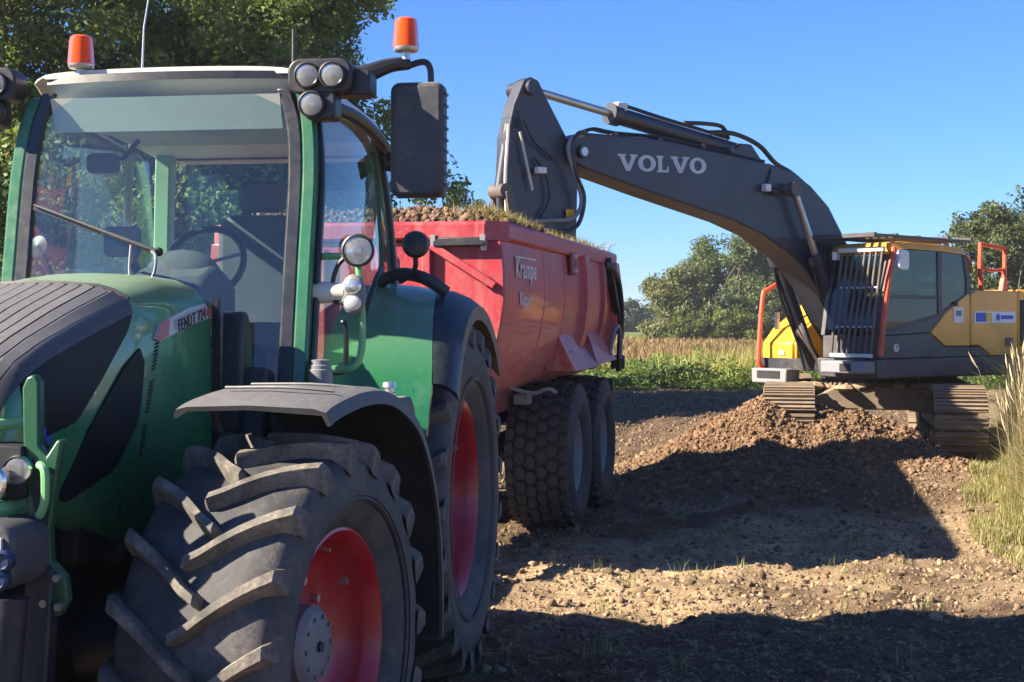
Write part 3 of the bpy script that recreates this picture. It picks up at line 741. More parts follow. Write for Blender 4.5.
def ag_wheel(parent, loc, rz, Rt, hw, carc, rimr, lip, disc, hubr, hubx, nl, k, lw):
    w = bpy.data.objects.new('wheel', None)
    rim = MB()
    rim.lathe([(rimr - 0.012, lip - 0.03), (rimr + 0.022, lip - 0.012), (rimr + 0.026, lip + 0.006), (rimr + 0.008, lip + 0.012), (rimr - 0.012, lip - 0.008), (rimr - 0.03, lip - 0.06), (rimr - 0.035, disc + 0.09),
               (rimr - 0.06, disc + 0.05), (rimr - 0.09, disc + 0.03), (rimr * 0.62, disc + 0.0), (rimr * 0.5, disc + 0.015), (hubr * 0.9, disc + 0.02)], axis=(1, 0, 0), n=64)
    rim.lathe([(rimr - 0.035, disc + 0.09), (rimr - 0.035, -lip), (rimr + 0.02, -lip - 0.01)], axis=(1, 0, 0), n=64)
    w = rim.build('wheel', M['rim_red'], parent, 40, loc=loc, rot=(0, 0, rz))
    prof = []
    half = [(0, carc), (hw * 0.55, carc - 0.004), (hw * 0.85, carc - 0.022), (hw * 0.97, carc - 0.055), (hw * 1.02, carc - 0.11), (hw * 1.03, carc - 0.17), (hw * 1.0, (carc + rimr) / 2), (hw * 0.95, rimr + 0.09), (lip + 0.028, rimr + 0.045), (lip + 0.012, rimr + 0.02), (lip - 0.03, rimr - 0.002)]
    prof = [(r, -x) for x, r in half[::-1]] + [(r, x) for x, r in half[1:]]
    MB().lathe(prof, axis=(1, 0, 0), n=96).build('tyre', M['rubber'], w, 50)
    ring = MB()
    ring.lathe([(rimr + 0.12, hw * 0.985 + 0.004), (rimr + 0.128, hw * 0.99 + 0.012), (rimr + 0.14, hw * 0.99 + 0.008)], axis=(1, 0, 0), n=64)
    ring.build('tyre_bead_ring', M['rubber'], w)
    mR = lug_mesh('lug', hw, Rt, carc, k, 1, *lw, m=M['lug']); mL = lug_mesh('lug', hw, Rt, carc, k, -1, *lw, m=M['lug'])
    for i in range(nl):
        piece(mR, 'lug', w, rot=(2 * math.pi * i / nl, 0, 0))
        piece(mL, 'lug', w, rot=(2 * math.pi * (i + 0.5) / nl, 0, 0))
    hb = MB().lathe([(hubr, disc - 0.05), (hubr, hubx - 0.03), (hubr - 0.02, hubx - 0.012), (hubr * 0.8, hubx - 0.004), (hubr * 0.45, hubx), (0, hubx)], axis=(1, 0, 0), n=40).build('hub_cap', M['hub'], w, 40)
    for i in range(10):
        a = 2 * math.pi * i / 10; r = rimr * 0.56
        MB().cyl((disc, r * math.cos(a), r * math.sin(a)), (disc + 0.04, r * math.cos(a), r * math.sin(a)), 0.017, n=8).build('wheel_nut', M['steel'], w)
    for i in range(10):
        a = 2 * math.pi * i / 10; r = hubr * 0.72
        MB().cyl((hubx - 0.02, r * math.cos(a), r * math.sin(a)), (hubx + 0.006, r * math.cos(a), r * math.sin(a)), 0.009, n=6).build('hub_bolt', M['hub'], w)
    MB().cyl((hubx - 0.01, 0, 0), (hubx + 0.012, 0, 0), 0.02, n=12).build('hub_plug', M['dark'], w)
    MB().tube([(lip - 0.10, 0, rimr - 0.04), (lip - 0.05, 0, rimr - 0.06), (lip - 0.02, 0, rimr - 0.065)], 0.007, 6).build('valve_stem', M['steel'], w)
    for i in range(4):
        a = 2 * math.pi * i / 4 + 0.5; r = rimr - 0.037
        MB().box((lip - 0.12, r * math.cos(a), r * math.sin(a)), (0.05, 0.03, 0.03)).build('rim_clip', M['steel'], w)
    return w

# ------------------------------------------------------------------ tractor (local: +x its left, +y rearwards, origin on the ground under the rear axle)
tr = thing('tractor', 'green tractor with red wheel rims and cream cab roof hitched to the red trailer', 'tractor', (-1.5, 8.4, 0.0), R(-8.7))
WF = (1.055, -2.78, 0.785); WR = (0.965, 0.0, 1.0)
wf = ag_wheel(tr, WF, R(-8), 0.80, 0.30, 0.742, 0.43, 0.225, 0.03, 0.155, 0.16, 19, 1.15, (0.036, 0.052))
wr = ag_wheel(tr, WR, 0, 1.0, 0.335, 0.940, 0.545, 0.25, 0.0, 0.2, 0.10, 21, 0.95, (0.04, 0.06))
c1 = copy_part(wf, tr, location=(-WF[0], WF[1], WF[2]), scale=(-1, 1, 1))
c2 = copy_part(wr, tr, location=(-WR[0], WR[1], WR[2]), scale=(-1, 1, 1))

# chassis, axles
ch = MB()
ch.box((0, -1.3, 0.95), (0.5, 3.4, 0.5)); ch.box((0, -3.0, 0.85), (0.55, 0.9, 0.42)); ch.box((0, 0.2, 1.05), (0.6, 1.0, 0.6))
ch.build('chassis', M['dark'], tr, bevel=0.03)
ax = MB(); ax.cyl((-0.75, WF[1], 0.76), (0.75, WF[1], 0.76), 0.13); ax.box((0, WF[1], 0.72), (0.5, 0.34, 0.3)); ax.box((0.66, WF[1], 0.78), (0.14, 0.3, 0.34)); ax.box((-0.66, WF[1], 0.78), (0.14, 0.3, 0.34))
ax.build('front_axle', M['dark'], tr, bevel=0.02)
ax = MB(); ax.cyl((-0.95, 0, 1.0), (0.95, 0, 1.0), 0.17); ax.box((0, 0, 1.0), (0.9, 0.5, 0.55)); ax.build('rear_axle', M['dark'], tr, bevel=0.02)
MB().rbox((0.52, -1.35, 0.85), (0.5, 1.3, 0.62), 0.08, 'x').build('fuel_tank', M['plastic_clean'], tr)
MB().rbox((-0.52, -1.35, 0.85), (0.5, 1.3, 0.62), 0.08, 'x').build('fuel_tank', M['plastic_clean'], tr)
en = MB()
en.box((0, -2.5, 1.28), (0.62, 1.6, 0.5)); en.box((0.33, -2.3, 1.3), (0.08, 0.5, 0.35)); en.box((0.32, -2.9, 1.2), (0.1, 0.3, 0.2)); en.cyl((0.36, -2.75, 1.1), (0.36, -2.1, 1.1), 0.05)
en.build('engine_block', M['void'], tr, bevel=0.02)

# hood
HS = [(-1.82, .425, 1.13, 2.10, 2.215), (-2.2, .425, 1.10, 2.11, 2.215), (-2.62, .415, 1.12, 2.085, 2.155), (-3.0, .405, 1.22, 2.0, 2.05), (-3.3, .39, 1.33, 1.92, 1.95), (-3.47, .37, 1.38, 1.85, 1.88), (-3.56, .335, 1.40, 1.75, 1.79), (-3.62, .29, 1.42, 1.60, 1.66)]
def hs(y):
    Y_ = [-a[0] for a in HS]
    return [float(np.interp(-y, Y_, [a[i] for a in HS])) for i in range(1, 5)]
def hood_ring(y, off=0.0):
    w, zb, zsh, zt = hs(y); w += off; zsh += off; zt += off
    half = [(w - 0.05, zb), (w - 0.008, zb + 0.05), (w + 0.004, zb + (zsh - zb) * 0.4), (w, zb + (zsh - zb) * 0.75), (w - 0.012, zsh - 0.05), (w - 0.035, zsh), (w - 0.085, zsh + (zt - zsh) * 0.45), (w * 0.6, zsh + (zt - zsh) * 0.8), (w * 0.3, zt - 0.004), (0, zt)]
    return half
rings = []
for y in np.linspace(-1.82, -3.61, 28):
    h = hood_ring(float(y)); rings.append([Vector((x, y, z)) for x, z in h] + [Vector((-x, y, z)) for x, z in h[-2::-1]])
hood = MB().loft(rings, closed=True).build('hood', M['green'], tr, 50)
# dark louvred panel over the nose, each louvre strip a piece of its own
def top_pt(x, y, off):
    h = hood_ring(y, off); h = h[4:]
    xsx = [p[0] for p in h][::-1]; zz = [p[1] for p in h][::-1]
    return Vector((x, y, float(np.interp(abs(x), xsx, zz))))
for sd in (1, -1):
    rings = []
    for y in np.linspace(-2.645, -3.60, 14):
        h = hood_ring(float(y), 0.010)[4:8]; r_ = [Vector((x * sd, y, z)) for x, z in h]; rings.append(r_ if sd < 0 else r_[::-1])
    MB().loft(rings, closed=False, caps=False).build('louvre_shoulder', M['louvre'], hood, 60)
base = MB(); rings = []
for y in np.linspace(-2.64, -3.6, 16):
    w = hs(float(y))[0]; xx = np.linspace(-(w - 0.02), w - 0.02, 15)
    rings.append([top_pt(float(x), float(y), 0.006) for x in xx])
base.loft([r[::-1] for r in rings], closed=False, caps=False)
base.build('louvre_panel', M['void'], hood)
nst = 13
for i in range(nst):
    rings = []
    for y in np.linspace(-2.66, -3.595, 14):
        w = hs(float(y))[0] - 0.028; a = -w + 2 * w * (i + 0.12) / nst; b = -w + 2 * w * (i + 0.74) / nst
        p, q = top_pt(a, float(y), 0.004), top_pt(b, float(y), 0.004)
        up = Vector((0, -0.15, 1)).normalized() * 0.018
        rings.append([p, q, q + up * 0.55, p + up])
    MB().loft([r[::-1] for r in rings]).build('louvre_strip', M['louvre'], hood, 30)
MB().tube([top_pt(x, -2.635, 0.01) for x in np.linspace(-0.385, 0.385, 13)], 0.012, 6).build('louvre_edge', M['plastic_clean'], hood)
def side_panel(name, poly, m, off=0.006, th=0.01, side=1, parent=hood, bevel=0.0):
    def sx(y, z):
        h = hood_ring(y)[:6]; return float(np.interp(z, [p[1] for p in h], [p[0] for p in h]))
    b = MB()
    A = [Vector(((sx(y, z) + off) * side, y, z)) for y, z in poly]; B = [Vector(((sx(y, z) - th) * side, y, z)) for y, z in poly]
    n = len(poly); fs = [tuple(range(n)), tuple(range(2 * n - 1, n - 1, -1))] + [(i, i + n, (i + 1) % n + n, (i + 1) % n) for i in range(n)]
    b.add(A + B, fs)
    return b.build(name, m, parent, 30)
def side_patch(name, y0, y1, lo, hi, sd, off=0.009):
    rings = []
    for y in np.linspace(y0, y1, 22):
        y = float(y); zl = float(np.interp(-y, [-p[0] for p in lo], [p[1] for p in lo]))
        zh = hs(y)[2] - 0.04 if hi is None else float(np.interp(-y, [-p[0] for p in hi], [p[1] for p in hi]))
        zh = max(zh, zl + 0.004); h = hood_ring(y)[:6]; row = []
        for z in np.linspace(zl, zh, 8):
            row.append(Vector(((float(np.interp(z, [p[1] for p in h], [p[0] for p in h])) + off) * sd, y, z)))
        ins = [Vector((p.x - 0.02 * sd, p.y, p.z)) for p in (row[-1], row[0])]
        rings.append(row + ins)
    return MB().loft(rings if sd > 0 else [r[::-1] for r in rings]).build(name, M['gloss'], hood, 40)
def dense(poly, n=5):
    out = []
    for i in range(len(poly)):
        a, c_ = poly[i], poly[(i + 1) % len(poly)]
        out += [(a[0] + (c_[0] - a[0]) * t / n, a[1] + (c_[1] - a[1]) * t / n) for t in range(n)]
    return out
for sd in (1, -1):
    side_patch('side_window', -2.655, -3.465, [(-2.655, 2.03), (-2.70, 1.97), (-3.14, 1.645), (-3.40, 1.60), (-3.465, 1.64)], None, sd)
    side_patch('side_vent_panel', -2.57, -3.24, [(-2.57, 1.82), (-2.62, 1.62), (-2.84, 1.44), (-3.2, 1.36), (-3.24, 1.375)], [(-2.57, 1.85), (-2.60, 1.90), (-2.75, 1.83), (-3.06, 1.60), (-3.24, 1.40)], sd)
    for g in range(3):
        for i in range(9):
            f = (g * 11.5 + i) / 34.0; y = -2.40 - 0.20 * f; z = 1.93 - 0.50 * f
            side_panel('vent_slot', [(y, z), (y - 0.035, z - 0.006), (y - 0.036, z + 0.002), (y - 0.002, z + 0.008)], M['void'], 0.004, 0.003, sd)
    side_panel('name_plate', dense([(-1.845, 2.085), (-1.845, 2.02), (-2.1, 1.985), (-2.40, 1.925), (-2.46, 1.935), (-2.40, 2.0), (-2.1, 2.06)]), M['silver'], 0.008, 0.004, sd)
side_panel('red_stripe', dense([(-2.30, 2.017), (-2.32, 1.948), (-2.40, 1.928), (-2.45, 1.937), (-2.395, 2.0)]), M['red_faded'], 0.0105, 0.002)
dirn = Vector((0.012, 1, 0.185))
put_text('model_lettering', 'FENDT 724', 0.072, M['ink'], hood, (0.4375, -2.085, 2.012), dirn, (0, -0.1, 1), 0.82, bold=0.0004)
put_text('heart_mark', 'v', 0.07, M['red'], hood, (0.4375, -1.893, 2.047), dirn, (0, -0.1, 1), 1.0, bold=0.004)
MB().bar((0.445, -1.815, 2.11), (0.445, -1.815, 1.2), 0.03, 0.03).build('hood_seal', M['frit'], hood)
# nose: lamps and chin
for sd in (1, -1):
    rec = MB(); rec.prism([(0.10 * sd, 1.62), (0.45 * sd, 1.60), (0.46 * sd, 1.43), (0.10 * sd, 1.40)], 'y', -3.625, -3.50)
    rec.build('headlamp_recess', M['void'], tr, bevel=0.01)
    for x, z, r in ((0.362, 1.488, 0.058), (0.432, 1.52, 0.045)):
        y = -3.665 if x < 0.4 else -3.60
        h = MB().lathe([(r * 1.12, 0.0), (r * 1.15, 0.035), (r * 1.02, 0.045), (r * 0.98, 0.03), (r * 0.6, 0.008), (0, 0.0)], (x * sd, y + 0.01, z), (0, -1, 0), 28).build('headlight', M['chrome'], tr)
        MB().ball((x * sd, y - 0.028, z), r * 0.98, 8, (1, 0.22, 1)).build('lens', M['lens'], h)
        MB().ball((x * sd, y - 0.004, z), r * 0.3, 6).build('bulb', M['white'], h)
    MB().prism([(-3.40, 1.63), (-3.25, 1.70), (-3.33, 1.55)], 'x', 0.375 * sd, (0.392) * sd).build('chrome_trim', M['chrome'], tr)
    MB().prism([(-3.375, 1.63), (-3.275, 1.675), (-3.33, 1.575)], 'x', 0.385 * sd, (0.396) * sd).build('side_lamp', M['blue'], tr)
lip = MB(); lip.tube([(-0.42, -3.42, 1.40), (-0.36, -3.62, 1.39), (-0.2, -3.70, 1.385), (0, -3.72, 1.385), (0.2, -3.70, 1.385), (0.36, -3.62, 1.39), (0.42, -3.42, 1.40)], 0.035, 8, 4); lip.build('nose_lip', M['lime'], tr)
lip = MB(); lip.tube([(-0.36, -3.45, 1.67), (-0.31, -3.58, 1.66), (-0.15, -3.66, 1.64), (0, -3.67, 1.64), (0.15, -3.66, 1.64), (0.31, -3.58, 1.66), (0.36, -3.45, 1.67)], 0.024, 8, 4); lip.build('grille_lip', M['lime'], tr)
# green horn brackets that carry the front linkage
brk = [(.435, 1.79), (.45, 1.825), (.475, 1.835), (.495, 1.81), (.495, 1.60), (.52, 1.565), (.555, 1.62), (.575, 1.62), (.555, 1.50), (.545, 1.42), (.53, 1.32), (.535, 1.22), (.585, 1.17), (.595, 1.09), (.565, 1.04), (.51, 1.035), (.50, 1.10), (.475, 1.20), (.455, 1.33), (.44, 1.5)]
for sd in (1, -1):
    b_ = MB().prism([(x * sd, z) for x, z in brk], 'y', -3.60, -3.555).build('linkage_bracket', M['green_dark'], tr, bevel=0.008)
    MB().tube([(0.505 * sd, -3.62, 1.54), (0.53 * sd, -3.63, 1.52), (0.53 * sd, -3.63, 1.42), (0.505 * sd, -3.62, 1.37)], 0.014, 8, 3).build('bracket_handle', M['lime'], b_)
    MB().prism([(0.475 * sd, 1.56), (0.505 * sd, 1.52), (0.515 * sd, 1.42), (0.485 * sd, 1.38), (0.468 * sd, 1.45)], 'y', -3.604, -3.598).build('bracket_slot', M['void'], b_)
    for x, z in ((0.565, 1.17), (0.52, 1.085), (0.57, 1.075), (0.49, 1.35)):
        MB().cyl((x * sd, -3.6, z), (x * sd, -3.625, z), 0.014, n=6).build('bolt', M['steel'], b_)
fl = MB(); fl.rbox((0, -3.70, 1.265), (1.06, 0.28, 0.21), 0.06, 'y'); fl.box((0, -3.66, 1.08), (0.7, 0.2, 0.3))
flo = fl.build('front_linkage', M['charcoal'], tr, bevel=0.012)
for i in range(5): MB().box((0.36 + 0.032 * i, -3.845, 1.315), (0.018, 0.02, 0.035)).build('coupler_pin', M['silver'], flo)
for x, z, mm in ((0.455, 1.25, 'steel'), (0.508, 1.265, 'blue_cap'), (0.495, 1.205, 'blue_cap'), (0.41, 1.21, 'blue_cap')):
    MB().lathe([(0.034, 0), (0.034, 0.03), (0.026, 0.04), (0.02, 0.03), (0, 0.03)], (x, -3.84, z), (0, -1, 0), 16).build('hydraulic_coupling', M[mm], flo)
for sd in (1, -1):
    MB().cyl((0.49 * sd, -3.80, 1.14), (0.46 * sd, -3.84, 0.62), 0.066).build('lift_cylinder', M['dark'], tr)
    MB().cyl((0.472 * sd, -3.824, 0.86), (0.468 * sd, -3.83, 0.79), 0.082).build('cylinder_collar', M['dark'], tr)
    lk = MB(); lk.bar((0.50 * sd, -3.58, 1.2), (0.48 * sd, -3.62, 0.6), 0.07, 0.10); lk.bar((0.48 * sd, -3.3, 0.62), (0.46 * sd, -4.35, 0.55), 0.06, 0.13)
    lk.build('linkage_arm', M['dark'], tr, bevel=0.01)

# front mudguards (turn with the wheels)
prof = [(-0.36, 0.880), (-0.30, 0.898), (-0.18, 0.918), (0.0, 0.935), (0.22, 0.925), (0.42, 0.865), (0.60, 0.76), (0.74, 0.58), (0.83, 0.36), (0.87, 0.12), (0.875, -0.16)]
P = spline([(0, a, b) for a, b in prof], 4)
for sd in (1, -1):
    rings = []
    for i, p in enumerate(P):
        d = (P[min(i + 1, len(P) - 1)] - P[max(i - 1, 0)]).normalized(); n_ = Vector((0, -d.z, d.y))
        n_ = n_ if n_.z > -0.2 or p.z < 0.4 else -n_
        x0, x1 = -0.255, 0.36
        c_ = [(x0, -0.03), (x0 + 0.015, 0.0), (x0 + 0.06, 0.012), (0.05, 0.022), (x1 - 0.06, 0.014), (x1 - 0.012, 0.0), (x1, -0.05), (x1 - 0.014, -0.052), (x1 - 0.03, -0.012), (0.05, 0.004), (x0 + 0.06, -0.006), (x0 + 0.014, -0.034)]
        rings.append([Vector((x, p.y, p.z)) + n_ * h for x, h in c_])
    fd = MB().loft([r[::-1] for r in rings]).build('front_mudguard', M['mudguard'], tr, 40, loc=(WF[0] * sd, WF[1], WF[2] + 0.025), rot=(0, 0, R(-8)))
    if sd < 0: fd.scale = (-1, 1, 1)
    MB().tube([(-0.22, -0.05, 0.78), (-0.24, -0.05, 0.87), (-0.1, 0.0, 0.90), (0.2, 0.02, 0.91)], 0.022, 8, 4).build('mudguard_bracket', M['dark'], fd)
    for yy in (-0.15, 0.06):
        MB().tube([(-0.15, yy, 0.922 + 0.035 * (1 - abs(yy))), (0.12, yy - 0.04, 0.932 + 0.03 * (1 - abs(yy))), (0.3, yy - 0.03, 0.92 + 0.03 * (1 - abs(yy)))], 0.006, 6, 3).build('mudguard_rib', M['plastic'], fd)

# step box behind the front wheel with its cap and light
for sd in (1, -1):
    sb = MB().prism([(-1.92, 1.62), (-1.86, 1.655), (-1.45, 1.655), (-1.38, 1.60), (-1.30, 0.95), (-1.5, 0.9), (-1.72, 1.05)], 'x', 0.72 * sd, 1.27 * sd).build('step_box', M['plastic'], tr, bevel=0.025)
    MB().prism([(0.84 * sd, 1.60), (1.20 * sd, 1.60), (1.20 * sd, 1.42), (1.12 * sd, 1.50), (0.84 * sd, 1.54)], 'y', -1.945, -1.90).build('step_recess', M['plastic_clean'], sb)
    for k_ in range(3): MB().box((1.1 * sd, -1.62, 0.5 + 0.3 * k_), (0.34, 0.28, 0.03)).build('step_plate', M['dark'], sb, bevel=0.006)
    MB().box((0.95 * sd, -1.66, 0.78), (0.03, 0.25, 0.7)).build('step_side', M['dark'], sb)
MB().lathe([(0.055, 0), (0.055, 0.13), (0.05, 0.135), (0.05, 0.15), (0.044, 0.155), (0.044, 0.175), (0.0, 0.18)], (0.875, -1.62, 1.652), (0, 0, 1), 24).build('filler_neck', M['hub'], tr)
MB().lathe([(0.03, 0), (0.03, 0.025), (0.022, 0.03), (0.022, 0.05), (0.034, 0.055), (0.03, 0.075), (0, 0.08)], (1.2, -1.62, 1.652), (0, 0, 1), 16).build('marker_cap', M['steel'], tr)
# exhaust and intake housings between hood and cab
ec = MB(); ec.prism([(-1.78, 2.05), (-1.70, 2.05), (-1.64, 1.95), (-1.62, 1.55), (-1.80, 1.50)], 'x', 0.45, 0.56); ec.prism([(-1.74, 1.8), (-1.62, 1.78), (-1.58, 1.5), (-1.78, 1.45)], 'x', 0.5, 0.66)
ec.build('mirror_bracket_housing', M['plastic_clean'], tr, bevel=0.02)
for i in range(7): MB().bar((0.36, -1.72, 1.55 + i * 0.08), (0.45, -1.74, 1.55 + i * 0.08), 0.02, 0.025).build('cooler_fin', M['silver'], tr)

# ---- cab
cab_start = len(COL.objects)
def pil(name, pts, w, m, d=0.07):
    P = spline(pts, 5); rings = []
    for i, p in enumerate(P):
        rings.append([p + Vector((a * w / 2, b * d / 2, 0)) for a, b in ((-1, -1), (1, -1), (1, 1), (-1, 1))])
    return MB().loft(rings[::-1] if P[0].z > P[-1].z else rings).build(name, m, tr, bevel=0.012)
FY0, FY1 = -1.62, -1.36
def wy(x, z): return FY0 + (FY1 - FY0) * (z - 1.6) / 1.5 - 0.10 * (1 - (x / 0.7) ** 2)
def wx(z): return 0.725 - 0.09 * max(0, (z - 2.75) / 0.4) ** 2
floor_ = MB(); floor_.box((0, -0.62, 1.38), (1.36, 1.75, 0.1)); floor_.build('cab_floor', M['dark'], tr)
for sd in (1, -1):
    pil('front_pillar', [((wx(z) + 0.012) * sd, wy(0.7, z) + 0.01, z) for z in (1.45, 1.9, 2.3, 2.7, 2.95, 3.1)], 0.07, M['green_frame'], 0.09)
    pil('windscreen_seal', [((wx(z) - 0.055) * sd, wy(wx(z) - 0.05, z) - 0.012, z) for z in (1.5, 1.9, 2.3, 2.7, 2.95, 3.12)], 0.075, M['frit'], 0.03)
    pil('door_seal', [((wx(z) + 0.055) * sd, wy(0.7, z) + 0.045, z) for z in (1.5, 1.9, 2.3, 2.7, 3.0)], 0.03, M['frit'], 0.05)
    pil('door_rear_pillar', [(0.755 * sd, 0.02, 1.5), (0.80 * sd, 0.02, 2.1), (0.785 * sd, -0.04, 2.6), (0.73 * sd, -0.1, 3.03)], 0.035, M['frit'], 0.05)
    pil('rear_pillar', [(0.68 * sd, 0.30, 1.5), (0.70 * sd, 0.30, 2.2), (0.66 * sd, 0.22, 2.8), (0.62 * sd, 0.15, 3.05)], 0.10, M['green_inner'], 0.10)
    # door glass
    rings = []
    for z in np.linspace(1.5, 3.03, 9):
        row = []
        for t_ in np.linspace(0, 1, 8):
            y = wy(0.7, z) + 0.07 + (0.0 - 0.1 * max(0, (z - 2.2)) - wy(0.7, z) - 0.07) * t_
            x = 0.765 + 0.05 * math.sin(math.pi * t_) - 0.05 * ((z - 2.2) / 0.8) ** 2
            row.append(Vector((x * sd, y, z)))
        rings.append(row if sd > 0 else row[::-1])
    MB().loft(rings, closed=False, caps=False).build('door_glass', M['glass_side'], tr)
    MB().prism([(0.03, 1.6), (0.28, 1.6), (0.28, 2.3), (0.17, 2.95), (-0.02, 2.98)], 'x', 0.74 * sd, 0.745 * sd).build('quarter_glass', M['glass_rear'], tr)
    MB().bar((0.79 * sd, -1.5, 1.5), (0.80 * sd, 0.0, 1.5), 0.06, 0.10).build('door_sill', M['green_frame'], tr, bevel=0.01)
    hd = MB(); hd.tube([(0.86 * sd, -1.32, 2.0), (0.88 * sd, -1.33, 1.98), (0.88 * sd, -1.33, 1.80), (0.86 * sd, -1.32, 1.76), (0.80 * sd, -1.32, 1.76)], 0.013, 8, 3)
    hd.build('door_handle', M['plastic_clean'], tr)
# windscreen
rings = []
for z in np.linspace(1.5, 3.20, 12):
    w = wx(z) - 0.03
    rings.append([Vector((x, wy(x, z), z)) for x in np.linspace(-w, w, 15)])
MB().loft(rings, closed=False, caps=False).build('windscreen', M['glass'], tr)
MB().loft([[Vector((x, wy(x, z) - o_, z)) for x in np.linspace(-0.62, 0.62, 13)] for z, o_ in ((3.165, 0.004), (3.205, 0.004))], closed=False, caps=False).build('windscreen_top_band', M['frit'], tr)
rw = MB(); rw.prism([(-0.62, 1.65), (0.62, 1.65), (0.6, 2.6), (0.56, 2.98), (-0.56, 2.98), (-0.6, 2.6)], 'y', 0.30, 0.305); rw.build('rear_window', M['glass_rear'], tr)
rf = MB()
for a, b in (((-0.66, 0.32, 1.62), (0.66, 0.32, 1.62)), ((-0.6, 0.25, 3.0), (0.6, 0.25, 3.0))): rf.bar(a, b, 0.06, 0.07)
rf.build('rear_window_frame', M['frit'], tr)
# roof shell
rings = []
for y, w, ze, zt in ((-1.385, 0.64, 3.20, 3.236), (-1.33, 0.71, 3.18, 3.242), (-1.2, 0.74, 3.15, 3.245), (-0.8, 0.755, 3.10, 3.245), (-0.2, 0.76, 3.06, 3.22), (0.25, 0.72, 3.0, 3.15), (0.42, 0.60, 2.99, 3.08)):
    top = [(w * math.cos(t_), ze + (zt - ze) * math.sin(t_) ** 0.7) for t_ in np.linspace(0, math.pi, 15)]
    rings.append([Vector((x, y, z)) for x, z in top] + [Vector((-w * 0.97, y, ze - (0.008 if y < -1.3 else 0.03))), Vector((w * 0.97, y, ze - (0.008 if y < -1.3 else 0.03)))])
roof = MB().loft([r[::-1] for r in rings]).build('roof', M['cream'], tr, 45)
for sd in (1, -1):
    MB().tube([(0.70 * sd, -1.36, 3.06), (0.775 * sd, -0.9, 3.065), (0.79 * sd, -0.4, 3.02), (0.765 * sd, 0.05, 2.95)], 0.035, 8, 4).build('roof_gutter', M['plastic_clean'], roof)
MB().box((0, -0.6, 3.035), (1.3, 1.5, 0.04)).build('roof_lining', M['interior_light'], roof)
MB().prism([(-1.42, 3.09), (-1.36, 3.09), (-1.33, 2.94), (-1.37, 2.93)], 'x', -0.58, 0.58).build('sun_visor', M['interior_light'], roof)
# beacons
def beacon(p, parent):
    b_ = MB().lathe([(0.02, 0), (0.02, 0.035), (0.055, 0.04), (0.062, 0.05), (0.062, 0.06), (0, 0.06)], p, (0, 0, 1), 24).build('beacon', M['steel'], parent)
    q = (p[0], p[1], p[2] + 0.06)
    MB().lathe([(0.064, 0), (0.062, 0.03), (0.056, 0.11), (0.052, 0.132), (0.042, 0.14), (0, 0.141)], q, (0, 0, 1), 24).build('beacon_lens', M['beacon'], b_)
    MB().lathe([(0.026, 0.0), (0.036, 0.03), (0.028, 0.10), (0, 0.105)], q, (0, 0, 1), 12).build('beacon_reflector', M['amber'], b_)
    return b_
beacon((-0.44, -1.38, 3.20), roof)
# lamps on the cab corners
def work_lamp(p, r, parent, name='work_light', d=(0.05, -1, -0.03)):
    d = Vector(d).normalized(); p = Vector(p)
    h = MB().lathe([(0.0, -0.09), (r * 0.75, -0.085), (r * 1.12, -0.02), (r * 1.15, 0.012), (r * 1.02, 0.018), (r * 0.98, 0.0), (r * 0.9, 0.0)], p, d, 28).build(name, M['plastic_clean'], parent)
    MB().lathe([(r * 0.95, 0.006), (r * 0.6, -0.022), (r * 0.2, -0.035), (0, -0.036)], p, d, 24).build('reflector', M['chrome'], h)
    MB().lathe([(r * 0.97, 0.010), (r * 0.7, 0.015), (0, 0.018)], p, d, 24).build('lens', M['lens'], h)
    MB().ball(p - d * 0.02, r * 0.2, 6).build('bulb', M['white'], h)
    return h
for sd in (1, -1):
    hsg = MB(); hsg.rbox((0.80 * sd, -1.44, 3.155), (0.31, 0.13, 0.165), 0.06, 'y'); hsg.rbox((0.80 * sd, -1.44, 3.02), (0.15, 0.12, 0.14), 0.03, 'y'); hsg.box((0.93 * sd, -1.38, 3.13), (0.2, 0.14, 0.12))
    hsg.build('lamp_housing', M['plastic_clean'], tr, bevel=0.01)
    for x, z in ((0.745, 3.155), (0.865, 3.155), (0.765, 3.02)): work_lamp((x * sd, -1.515, z), 0.055, tr)
    if sd < 0:
        for o_ in COL.objects:
            if o_.parent == tr and o_.name.startswith(('work_light', 'lamp_housing')) and o_.data.vertices[0].co.x < 0: o_.location.x -= 0.075
    # mirror on its arm
    arm = MB(); arm.tube([(0.90 * sd, -1.36, 3.14), (1.02 * sd, -1.32, 3.19), (1.12 * sd, -1.27, 3.235), (1.20 * sd, -1.22, 3.25)], [0.06, 0.045, 0.035, 0.03], 10, 4)
    arm.tube([(1.20 * sd, -1.22, 3.24), (1.27 * sd, -1.20, 3.26), (1.30 * sd, -1.19, 3.22), (1.30 * sd, -1.19, 3.1)], 0.016, 8, 4)
    arm.build('mirror_arm', M['plastic_clean'], tr)
    mr = MB(); mr.rbox((1.245 * sd, -1.20, 2.88), (0.265, 0.11, 0.555), 0.045, 'y'); mo = mr.build('mirror', M['plastic'], tr, bevel=0.025)
    mb = MB(); mb.rbox((1.245 * sd, -1.140, 2.88), (0.23, 0.008, 0.5), 0.035, 'y'); mb.build('mirror_glass', M['mirror'], mo)
    for i in range(9): MB().box(((1.245 + 0.134) * sd, -1.20, 2.66 + i * 0.055), (0.012, 0.07, 0.012)).build('mirror_rib', M['plastic_clean'], mo)
    MB().cyl((0.80 * sd, -0.12, 2.90), (0.93 * sd, -0.16, 2.87), 0.055).build('rear_work_light', M['plastic_clean'], tr)
beacon((1.155, -1.24, 3.265), tr)
